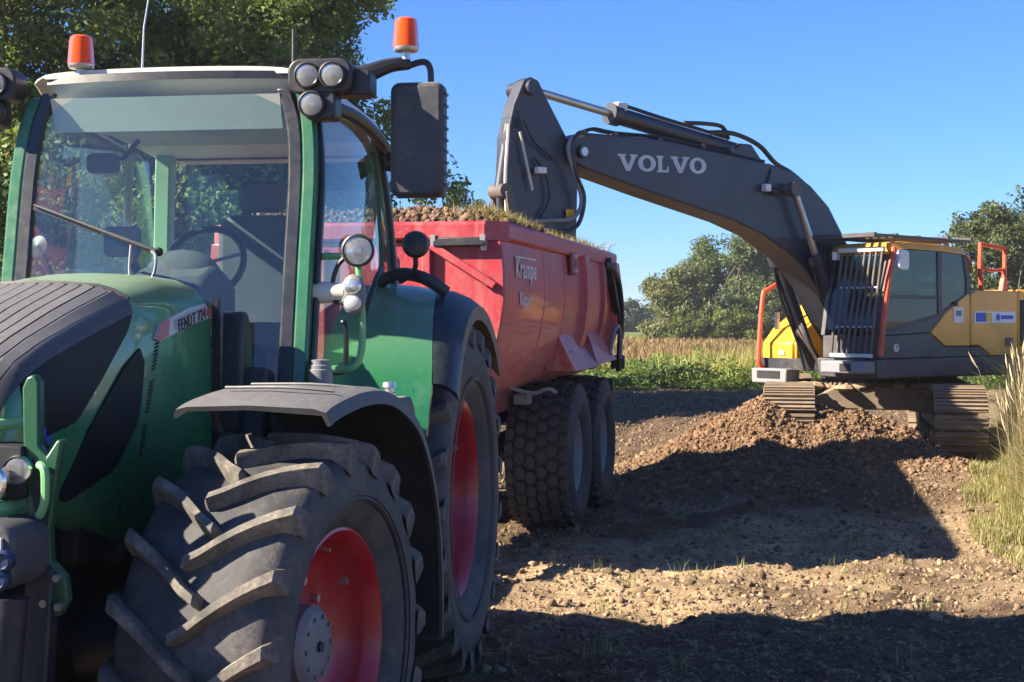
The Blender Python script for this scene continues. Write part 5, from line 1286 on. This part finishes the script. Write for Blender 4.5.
MB().prism([(-1.50, 1.805), (-1.44, 1.83), (-0.27, 2.06), (-0.215, 2.055), (-0.49, 1.84)], 'y', NY + 0.001, NY + 0.06).build('door_lower_panel', M['charcoal'], ex, bevel=0.006)
# stickers and marks
MB().box((0.90, NY - 0.006, 2.03), (0.92, 0.008, 0.15)).build('company_sticker', M['white'], sd_)
MB().box((0.58, NY - 0.011, 2.03), (0.22, 0.004, 0.12)).build('sticker_blue_field', M['blue'], sd_)
MB().box((0.76, NY - 0.011, 2.03), (0.13, 0.004, 0.12)).build('sticker_yellow_field', M['bright_yellow'], sd_)
MB().cyl((0.96, NY - 0.009, 2.03), (0.96, NY - 0.013, 2.03), 0.045, n=16).build('sticker_emblem', M['blue'], sd_)
MB().box((1.17, NY - 0.011, 2.03), (0.28, 0.004, 0.05)).build('sticker_line', M['blue'], sd_)
MB().box((0.10, NY - 0.005, 2.06), (0.20, 0.008, 0.20)).build('notice_sticker', M['white'], ex)
MB().box((0.10, NY - 0.010, 2.08), (0.12, 0.004, 0.07)).build('notice_mark', M['rim_grey'], ex)
MB().cyl((0.05, NY - 0.0, 2.20), (0.05, NY - 0.02, 2.20), 0.03, n=10).build('filler_cap', M['dark'], ex)
MB().rbox((1.22, NY - 0.012, 1.70), (0.14, 0.02, 0.12), 0.02, 'y').build('door_latch', M['charcoal'], ex)
MB().rbox((-1.36, NY - 0.01, 1.65), (0.14, 0.02, 0.11), 0.02, 'y').build('cab_door_handle', M['frit'], ex)
MB().cyl((-1.18, NY - 0.002, 1.655), (-1.18, NY - 0.012, 1.655), 0.052, n=18).build('round_badge', M['silver'], ex)
put_text('weight_marking', '7', 0.08, M['ink'], ex, (-1.18, NY - 0.014, 1.655), (1, 0, 0), (0, 0, 1))
# ---- cab
CF, CR = -1.50, 0.30
cb0 = NY; cb1 = -0.36
def post(name, pts, w, d, m):
    P = [Vector(p) for p in pts]
    return MB().loft([[p + Vector((a * w / 2, b * d / 2, 0)) for a, b in ((-1, -1), (1, -1), (1, 1), (-1, 1))] for p in P]).build(name, m, ex, bevel=0.01)
for y, nm in ((cb0 + 0.04, 'cab_pillar'), (cb1 - 0.04, 'cab_pillar')):
    post(nm, [(CF + 0.03, y, 1.8), (CF + 0.10, y, 2.2), (CF + 0.26, y, 2.86)], 0.07, 0.07, M['charcoal'])
    post(nm, [(-0.26, y, 2.0), (-0.28, y, 2.86)], 0.09, 0.07, M['charcoal'])
    post(nm, [(0.33, y, 2.2), (0.34, y, 2.5), (0.26, y, 2.86)], 0.10, 0.07, M['charcoal'])
    sgn = -1 if y < -0.8 else 1
    MB().bar((CF + 0.06, y, 1.83), (-0.25, y, 2.06), 0.06, 0.05).build('window_sill', M['charcoal'], ex)
    MB().bar((-0.25, y, 2.06), (0.34, y, 2.32), 0.06, 0.05).build('window_sill', M['charcoal'], ex)
    yg = y + 0.02 * sgn
    MB().prism([(CF + 0.07, 1.86), (-0.30, 2.08), (-0.32, 2.86), (CF + 0.30, 2.86)], 'y', yg, yg + 0.006).build('door_glass', M['glass_dark'], ex)
    MB().prism([(-0.22, 2.10), (0.30, 2.33), (0.30, 2.55), (0.24, 2.86), (-0.24, 2.86)], 'y', yg, yg + 0.006).build('rear_side_glass', M['glass_dark'], ex)
MB().bar((CF + 0.17, cb0 + 0.025, 2.28), (-0.30, cb0 + 0.025, 2.28), 0.02, 0.045).build('glass_rail', M['frit'], ex)
MB().prism([(cb0 + 0.07, 1.9), (cb1 - 0.07, 1.9), (cb1 - 0.07, 2.84), (cb0 + 0.07, 2.84)], 'x', -0.012, 0.0).build('front_glass', M['glass_dark'], ex)
fg = COL.objects[-1]
fgm = fg.data
fgm.transform(Matrix.Rotation(R(13), 4, 'Y')); fgm.transform(Matrix.Translation((CF + 0.03 - 0.43, 0, 0.02)))
MB().prism([(cb0 + 0.06, 2.25), (cb1 - 0.06, 2.25), (cb1 - 0.06, 2.84), (cb0 + 0.06, 2.84)], 'x', 0.33, 0.338).build('rear_glass', M['glass_dark'], ex)
# roof: yellow shell with rounded shoulders, protective grid above it
rings = []
for x, zt in ((CF + 0.20, 2.90), (CF + 0.26, 2.95), (-0.9, 2.975), (-0.2, 2.96), (0.25, 2.93), (0.38, 2.84), (0.42, 2.70)):
    rings.append([Vector((x, y, z)) for y, z in ((cb0 - 0.01, zt - 0.10), (cb0 + 0.03, zt - 0.02), (cb0 + 0.12, zt), (cb1 - 0.12, zt), (cb1 - 0.03, zt - 0.02), (cb1 + 0.01, zt - 0.10))])
MB().loft([r[::-1] for r in rings]).build('cab_roof', M['yellow'], ex, 40)
gr = MB().box((-0.75, -0.82, 3.03), (0.03, 0.98, 0.03)).build('roof_guard', M['charcoal'], ex)
for y in np.linspace(-1.28, -0.34, 9): MB().bar((-1.62, float(y), 3.03), (0.34, float(y), 3.005), 0.035, 0.03).build('roof_guard_bar', M['charcoal'], gr)
for x in (-1.62, 0.34, -0.15, -1.2): MB().box((x, -0.81, 3.03), (0.05, 1.0, 0.05)).build('roof_guard_rail', M['charcoal'], gr)
MB().cyl((0.42, -1.2, 2.83), (0.50, -1.22, 2.83), 0.045, n=14).build('rear_work_light', M['frit'], ex)
# front guard: eight bent bars in a leaning frame
def gp(u, v_):      # u across (0 left in the picture .. 1), v up
    return Vector((CF - 0.10 + 0.16 * v_ ** 1.3, -0.62 + (-1.24 + 0.62) * u - 0.05 * v_, 1.56 + 1.30 * v_))
gd = MB()
gd.bar(gp(-0.10, 1.0), gp(1.02, 1.0), 0.05, 0.06)
gdo = gd.build('front_guard', M['silver'], ex, bevel=0.008)
MB().bar(gp(-0.02, 0.0), gp(1.0, 0.0), 0.05, 0.05).build('guard_lower_rail', M['silver'], gdo, bevel=0.008)
for i in range(8):
    u = i / 7 * 0.98
    MB().tube([gp(u, 0.02), gp(u, 0.2), gp(u, 0.5), gp(u, 0.8), gp(u, 1.0)], 0.017, 8).build('guard_bar', M['guard'], gdo)
for v_ in (0.27, 0.64): MB().tube([gp(0, v_) + Vector((0.02, 0, 0)), gp(0.98, v_) + Vector((0.02, 0, 0))], 0.013, 6).build('guard_cross_bar', M['silver'], gdo)
MB().box(tuple(gp(-0.16, 0.95)), (0.07, 0.06, 0.10)).build('guard_lamp', M['white'], gdo)
MB().tube([(CF - 0.02, cb0 - 0.03, 1.56), (CF + 0.04, cb0 - 0.03, 2.0), (CF + 0.13, cb0 - 0.03, 2.45), (CF + 0.25, cb0 - 0.03, 2.88)], 0.036, 10).build('orange_handrail', M['orange'], ex)
mi = MB(); mi.rbox((CF + 0.34, cb0 - 0.09, 2.73), (0.20, 0.06, 0.25), 0.06, 'y')
mi.build('cab_mirror', M['white'], ex, bevel=0.02)
MB().bar((CF + 0.26, cb0 - 0.02, 2.86), (CF + 0.34, cb0 - 0.09, 2.78), 0.03, 0.03).build('mirror_stay', M['frit'], ex)
# cab interior
MB().rbox((-0.45, -0.82, 2.0), (0.18, 0.5, 0.75), 0.08, 'x').build('cab_seat', M['seat'], ex, bevel=0.04)
MB().box((-0.7, -0.82, 1.75), (0.5, 0.48, 0.18)).build('seat_cushion', M['seat'], ex, bevel=0.03)
MB().box((-0.75, -1.1, 1.95), (0.45, 0.12, 0.16)).build('armrest', M['interior'], ex, bevel=0.03)
MB().box((-0.7, -0.5, 1.98), (0.6, 0.14, 0.2)).build('control_console', M['interior'], ex, bevel=0.03)
MB().tube([(-0.95, -1.1, 1.95), (-1.0, -1.1, 2.2)], 0.02, 6).build('control_lever', M['frit'], ex)
MB().prism([(-1.3, 1.8), (-0.5, 2.0), (-0.5, 1.8)], 'y', -1.15, -1.12).build('inner_door_panel', M['interior'], ex)
MB().box((0.1, -0.82, 2.45), (0.02, 0.4, 0.10)).build('window_notice', M['bone'], ex)
# rear handrail
for y in (-1.05,):
    MB().tube([(0.93, y, 2.38), (0.90, y, 2.7), (0.90, y, 3.0), (1.46, y, 2.96), (1.46, y, 2.65), (1.42, y, 2.38)], 0.032, 8).build('rear_handrail', M['orange'], ex)
    MB().tube([(0.90, y, 2.82), (0.96, y, 2.70), (1.1, y, 2.66), (1.30, y, 2.66), (1.46, y, 2.68)], 0.022, 8, 3).build('rear_handrail_loop', M['orange'], ex)
    MB().prism([(1.36, 2.38), (1.50, 2.38), (1.47, 2.56), (1.41, 2.56)], 'y', y - 0.03, y + 0.03).build('rail_foot', M['orange'], ex)
cn0 = len(COL.objects)
# right-hand front corner: yellow steps box, grey tread and orange rail beyond the boom
yb = MB().prism([(-1.12, 1.34), (-1.12, 1.68), (-0.92, 1.88), (-0.10, 2.34), (0.05, 2.34), (0.05, 1.34)], 'y', 0.62, 1.22).build('tool_box', M['bright_yellow'], ex, bevel=0.02)
MB().box((-1.128, 0.88, 1.52), (0.012, 0.36, 0.26)).build('tool_box_door', M['yellow'], yb, bevel=0.01)
MB().box((-1.14, 0.86, 1.55), (0.02, 0.10, 0.06)).build('tool_box_latch', M['silver'], yb)
MB().tube([(-1.15, 0.68, 1.36), (-1.13, 0.68, 1.66), (-0.93, 0.68, 1.88), (-0.3, 0.68, 2.22)], 0.025, 6).build('tool_box_edge', M['bright_yellow'], yb)
sp_ = MB(); sp_.box((-1.2, 0.92, 1.24), (0.28, 0.62, 0.20)); sp_.build('tread_step', M['rim_grey'], ex, bevel=0.02)
MB().box((-1.345, 0.92, 1.26), (0.012, 0.40, 0.10)).build('step_slot', M['void'], ex)
MB().tube([(-1.20, 1.10, 1.30), (-1.30, 1.12, 1.40), (-1.30, 1.13, 1.55), (-1.22, 1.13, 2.30), (-1.12, 1.10, 2.42), (-0.60, 0.95, 2.72)], 0.034, 8, 3).build('front_handrail', M['orange'], ex)
MB().box((-1.02, 1.05, 1.98), (0.05, 0.05, 0.24)).build('rail_lamp', M['silver'], ex)
for o_ in list(COL.objects)[cn0:]: o_.data.transform(Matrix.Translation((0.30, 0, 0)))
# ---- boom
boom = [(-5.50, 3.88), (-5.46, 3.99), (-5.36, 4.06), (-5.2, 4.08), (-4.1, 4.09), (-2.9, 3.985), (-2.2, 3.92), (-1.85, 3.85), (-1.50, 3.70), (-1.15, 3.45), (-0.72, 2.91), (-0.48, 2.38), (-0.25, 1.80), (-0.05, 1.66), (0.0, 1.52), (-0.12, 1.42), (-0.35, 1.44), (-0.70, 1.62), (-1.05, 1.97), (-1.37, 2.40), (-1.62, 2.64), (-1.94, 2.84), (-2.4, 3.05), (-2.93, 3.20), (-4.26, 3.46), (-5.30, 3.68), (-5.44, 3.74)]
bo = MB().prism(boom, 'y', -0.21, 0.21).build('boom', M['boom'], ex, bevel=0.02)
# broad slab serif letters, each a flat plate on the boom side
def serif(ch):
    if ch == 'V': return [[(0, 1), (0.40, 1), (0.40, 0.88), (0.32, 0.88), (0.52, 0.34), (0.70, 0.88), (0.62, 0.88), (0.62, 1), (1.0, 1), (1.0, 0.88), (0.92, 0.88), (0.60, 0), (0.40, 0), (0.08, 0.88), (0, 0.88)]]
    if ch == 'L': return [[(0, 1), (0.46, 1), (0.46, 0.88), (0.36, 0.88), (0.36, 0.14), (0.66, 0.14), (0.70, 0.36), (0.82, 0.36), (0.80, 0), (0, 0), (0, 0.12), (0.10, 0.12), (0.10, 0.88), (0, 0.88)]]
    return None
def letter_o(cx, w, h, m, parent, org):
    n = 28; b = MB(); V = []
    for i in range(n):
        a = 2 * math.pi * i / n
        for rx, rz in ((w / 2, h / 2), (w / 2 * 0.46, h / 2 * 0.66)):
            V.append((cx + rx * math.cos(a), -0.004, rz * math.sin(a) + h / 2)); 
    fs = []
    for i in range(n):
        j = (i + 1) % n; fs.append((2 * i, 2 * i + 1, 2 * j + 1, 2 * j))
    b.add(V, fs)
    return b
letters = [('V', 0.0, 0.315), ('O', 0.32, 0.29), ('L', 0.625, 0.245), ('V', 0.86, 0.315), ('O', 1.175, 0.29)]
LH = 0.19; ang = -math.atan2(0.045, 1.36)
lm = Matrix.Translation((-4.80, -0.2105, 3.685)) @ Matrix.Rotation(-ang * -1, 4, 'Y') @ Matrix.Scale(0.965, 4, (1, 0, 0))
for ch_, x0, w in letters:
    if ch_ == 'O': b_ = letter_o(x0 + w / 2, w, LH, None, None, None)
    else:
        b_ = MB()
        for poly in serif(ch_): b_.prism([(x0 + p[0] * w, p[1] * LH) for p in poly], 'y', -0.004, 0.0)
    b_.v = [tuple(lm @ Vector(p)) for p in b_.v]
    b_.build('boom_letter', M['volvo_white'], bo, 0)
for x, z, r_ in ((-1.97, 3.62, 0.10), (-5.33, 3.86, 0.11)):
    MB().cyl((x, -0.30 if r_ < 0.105 else -0.25, z), (x, 0.30, z), r_ * 0.7, n=18).build('boom_pin', M['steel'] if r_ < 0.105 else M['boom'], bo)
for x, z in ((-5.33, 3.86),): MB().cyl((x, -0.255, z), (x, -0.24, z), 0.05, n=14).build('pin_cap', M['steel'], bo)
lampb = MB(); lampb.box((-2.40, -0.27, 3.62), (0.10, 0.08, 0.09)); lampb.build('boom_work_light', M['white'], bo, bevel=0.01)
MB().cyl((-2.30, -0.25, 3.59), (-2.22, -0.30, 3.58), 0.05, n=12).build('boom_work_light_back', M['frit'], bo)
# lift cylinders either side of the boom
for sg in (-1, 1):
    y = 0.33 * sg
    top_ = Vector((-1.97, y, 3.62)); low = Vector((-0.83, y, 1.38)); d = (low - top_)
    MB().cyl(top_, top_ + d * 0.42, 0.048, n=14).build('cylinder_rod', M['steel'], ex)
    cy = MB(); cy.cyl(top_ + d * 0.36, low, 0.095, n=18); cy.cyl(top_ + d * 0.355, top_ + d * 0.40, 0.115, n=18)
    cyo = cy.build('boom_cylinder', M['boom'], ex)
    MB().cyl(top_ + Vector((0, -0.05, 0)), top_ + Vector((0, 0.05, 0)), 0.095, n=18).build('cylinder_eye', M['guard'], cyo)
    MB().tube([top_ + d * 0.42 + Vector((-0.1, 0, -0.02)), top_ + d * 0.6 + Vector((-0.14, 0.02, -0.02)), top_ + d * 0.85 + Vector((-0.14, 0, 0)), low + Vector((-0.16, 0, -0.05))], 0.022, 6, 3).build('cylinder_hose', M['frit'], cyo)
for i in range(5):
    MB().tube([(-1.30 + 0.03 * i, 0.12 + 0.05 * i, 1.95 - 0.03 * i), (-1.28 + 0.04 * i, 0.0 + 0.05 * i, 1.70), (-1.06 + 0.04 * i, -0.02 + 0.05 * i, 1.42), (-0.95 + 0.04 * i, 0.05 * i, 1.24)], 0.022, 6, 4).build('swivel_hose', M['guard'] if i % 2 else M['frit'], ex)
# stick cylinder along the top of the boom
a0 = Vector((-5.90, 0, 4.52)); a1 = Vector((-2.55, 0, 4.06)); d = a1 - a0
MB().cyl(a0, a0 + d * 0.40, 0.047, n=14).build('stick_cylinder_rod', M['steel'], ex)
sc_ = MB(); sc_.cyl(a0 + d * 0.36, a1, 0.10, n=20); sc_.cyl(a0 + d * 0.345, a0 + d * 0.385, 0.125, n=20); sco = sc_.build('stick_cylinder', M['boom'], ex)
MB().prism([(-2.95, 3.97), (-2.70, 4.16), (-2.50, 4.16), (-2.25, 3.92)], 'y', -0.12, 0.12).build('cylinder_bracket', M['boom'], bo, bevel=0.02)
MB().box((-4.62, -0.02, 4.44), (0.16, 0.16, 0.10)).build('rod_end_valve', M['silver'], sco, bevel=0.02)
MB().tube([(-4.60, -0.06, 4.46), (-4.45, -0.06, 4.44), (-4.0, -0.06, 4.37), (-3.4, -0.06, 4.29), (-2.9, -0.06, 4.22)], 0.022, 6, 3).build('steel_pipe', M['frit'], sco)
for y in (-0.14, -0.08):
    MB().tube([(-5.30, y, 4.05), (-5.12, y, 4.14), (-4.8, y, 4.12), (-4.0, y, 4.12), (-3.0, y, 4.02), (-2.3, y, 3.96)], 0.02, 6, 3).build('boom_pipe', M['frit'], bo)
for x in (-4.8, -4.1, -3.4, -2.9): MB().box((x, -0.11, 4.10 - 0.02 * (x + 4.8)), (0.06, 0.14, 0.05)).build('pipe_clamp', M['guard'], bo)
MB().tube([(-3.2, -0.1, 4.25), (-2.8, -0.1, 4.27), (-2.35, -0.1, 4.16), (-2.05, -0.1, 3.96), (-1.7, -0.1, 3.83), (-1.2, -0.1, 3.52), (-0.75, -0.1, 2.98), (-0.62, -0.1, 2.75)], 0.03, 8, 4).build('boom_hose', M['frit'], bo)
MB().tube([(-3.6, -0.06, 4.34), (-3.2, -0.06, 4.36), (-2.95, -0.06, 4.34), (-2.85, -0.06, 4.2)], 0.026, 8, 4).build('stick_hose', M['frit'], sco)
MB().tube([(-2.35, -0.22, 3.66), (-2.28, -0.23, 3.8), (-2.25, -0.18, 3.93)], 0.012, 6, 3).build('lamp_cable', M['frit'], bo)
# ---- stick, its linkage and bucket
st0 = len(COL.objects)
stick = [(-6.02, 4.60), (-5.92, 4.64), (-5.82, 4.60), (-5.66, 4.36), (-5.42, 4.02), (-5.24, 3.86), (-5.26, 3.5), (-5.27, 3.1), (-5.30, 2.55), (-5.55, 2.2), (-5.85, 2.25), (-6.08, 2.8), (-6.22, 3.22), (-6.28, 3.55), (-6.26, 3.95), (-6.16, 4.32)]
sto = MB().prism(stick, 'y', -0.14, 0.04).build('stick', M['boom'], ex, bevel=0.015)
MB().cyl((-5.93, -0.2, 4.52), (-5.93, 0.2, 4.52), 0.085, n=18).build('stick_eye', M['boom'], sto)
bcy = MB(); bcy.cyl((-6.16, -0.05, 4.10), (-6.29, -0.05, 3.35), 0.07, n=16); bcy.cyl((-6.29, -0.05, 3.35), (-6.28, -0.05, 2.9), 0.04, n=12); bcy.box((-6.14, -0.05, 4.12), (0.12, 0.18, 0.12))
bco = bcy.build('bucket_cylinder', M['boom'], ex)
MB().tube([(-6.22, -0.12, 4.10), (-6.26, -0.14, 3.8), (-6.28, -0.14, 3.5), (-6.26, -0.14, 3.05)], 0.018, 6, 3).build('cylinder_pipe', M['bone'], bco)
MB().tube([(-6.12, -0.19, 4.02), (-6.06, -0.19, 3.8), (-5.95, -0.19, 3.4)], 0.016, 6, 3).build('cylinder_pipe', M['bone'], bco)
MB().cyl((-6.28, -0.16, 3.38), (-6.28, 0.06, 3.38), 0.085, n=16).build('link_pin', M['guard'], sto)
lk = MB(); lk.bar((-6.26, -0.17, 3.38), (-6.14, -0.17, 2.7), 0.05, 0.11); lk.bar((-6.26, 0.08, 3.38), (-6.14, 0.08, 2.7), 0.05, 0.11); lk.bar((-6.22, -0.1, 3.28), (-6.1, -0.1, 2.7), 0.05, 0.08); lk.build('bucket_link', M['guard'], ex, bevel=0.01)
MB().prism([(-6.45, 2.78), (-5.95, 2.80), (-5.30, 2.45), (-5.15, 2.2), (-5.4, 2.0), (-6.0, 2.1)], 'y', -0.30, 0.28).build('bucket', M['charcoal'], ex, bevel=0.03)
for k_, pts in enumerate(([(-5.26, -0.24, 4.04), (-5.44, -0.26, 4.0), (-5.50, -0.26, 3.85), (-5.38, -0.26, 3.55), (-5.30, -0.25, 3.3), (-5.42, -0.24, 3.12), (-5.75, -0.22, 3.08), (-6.0, -0.2, 3.06)],
               [(-5.16, -0.22, 4.05), (-5.36, -0.28, 4.06), (-5.46, -0.28, 3.9), (-5.40, -0.28, 3.6), (-5.28, -0.27, 3.35), (-5.36, -0.26, 3.05), (-5.6, -0.24, 2.95)])):
    MB().tube(pts, 0.024, 8, 5).build('stick_hose', M['rim_grey'] if k_ == 0 else M['frit'], sto)
MB().tube([(-6.10, -0.18, 4.25), (-5.95, -0.19, 3.95), (-5.75, -0.18, 3.82), (-5.65, -0.18, 3.75)], 0.012, 6, 4).build('grease_line', M['frit'], sto)
MB().tube([(-5.9, -0.18, 3.75), (-5.75, -0.19, 3.55), (-5.72, -0.19, 3.3), (-5.85, -0.18, 3.1)], 0.014, 6, 4).build('grease_line', M['frit'], sto)
wl = MB(); wl.box((-5.86, -0.22, 3.62), (0.12, 0.08, 0.07)); wl.build('stick_work_light', M['white'], sto, bevel=0.01)
MB().box((-5.40, -0.174, 3.17), (0.12, 0.006, 0.10)).build('warning_label', M['bright_yellow'], sto)
for o_ in list(COL.objects)[st0:]: o_.data.transform(Matrix.Translation((-0.05, 0.03, 0)))
for o_ in list(COL.objects)[sup0:]:
    o_.data.transform(Matrix.Translation((0, 0, -0.33)))

# ------------------------------------------------------------------ thin autumn haze in the air
hz = MB().box((0.5 * (xs[0] + xs[-1]), 0.5 * (ys[0] + ys[-1]), 7.6), (xs[-1] - xs[0] + 20, ys[-1] - ys[0] + 20, 18.4)).build('haze', M['white'], None, 0)
stuff(tag(hz, 'thin pale haze in the air over the field', 'haze'))
hm = bpy.data.materials.new('haze_air'); hm.use_nodes = True; hn = hm.node_tree.nodes; hn.clear()
ho = hn.new('ShaderNodeOutputMaterial'); hv = hn.new('ShaderNodeVolumePrincipled')
hv.inputs['Color'].default_value = (0.9, 0.94, 1.0, 1); hv.inputs['Density'].default_value = 0.0004; hv.inputs['Anisotropy'].default_value = 0.2
hm.node_tree.links.new(hv.outputs[0], ho.inputs['Volume']); hz.data.materials.clear(); hz.data.materials.append(hm)
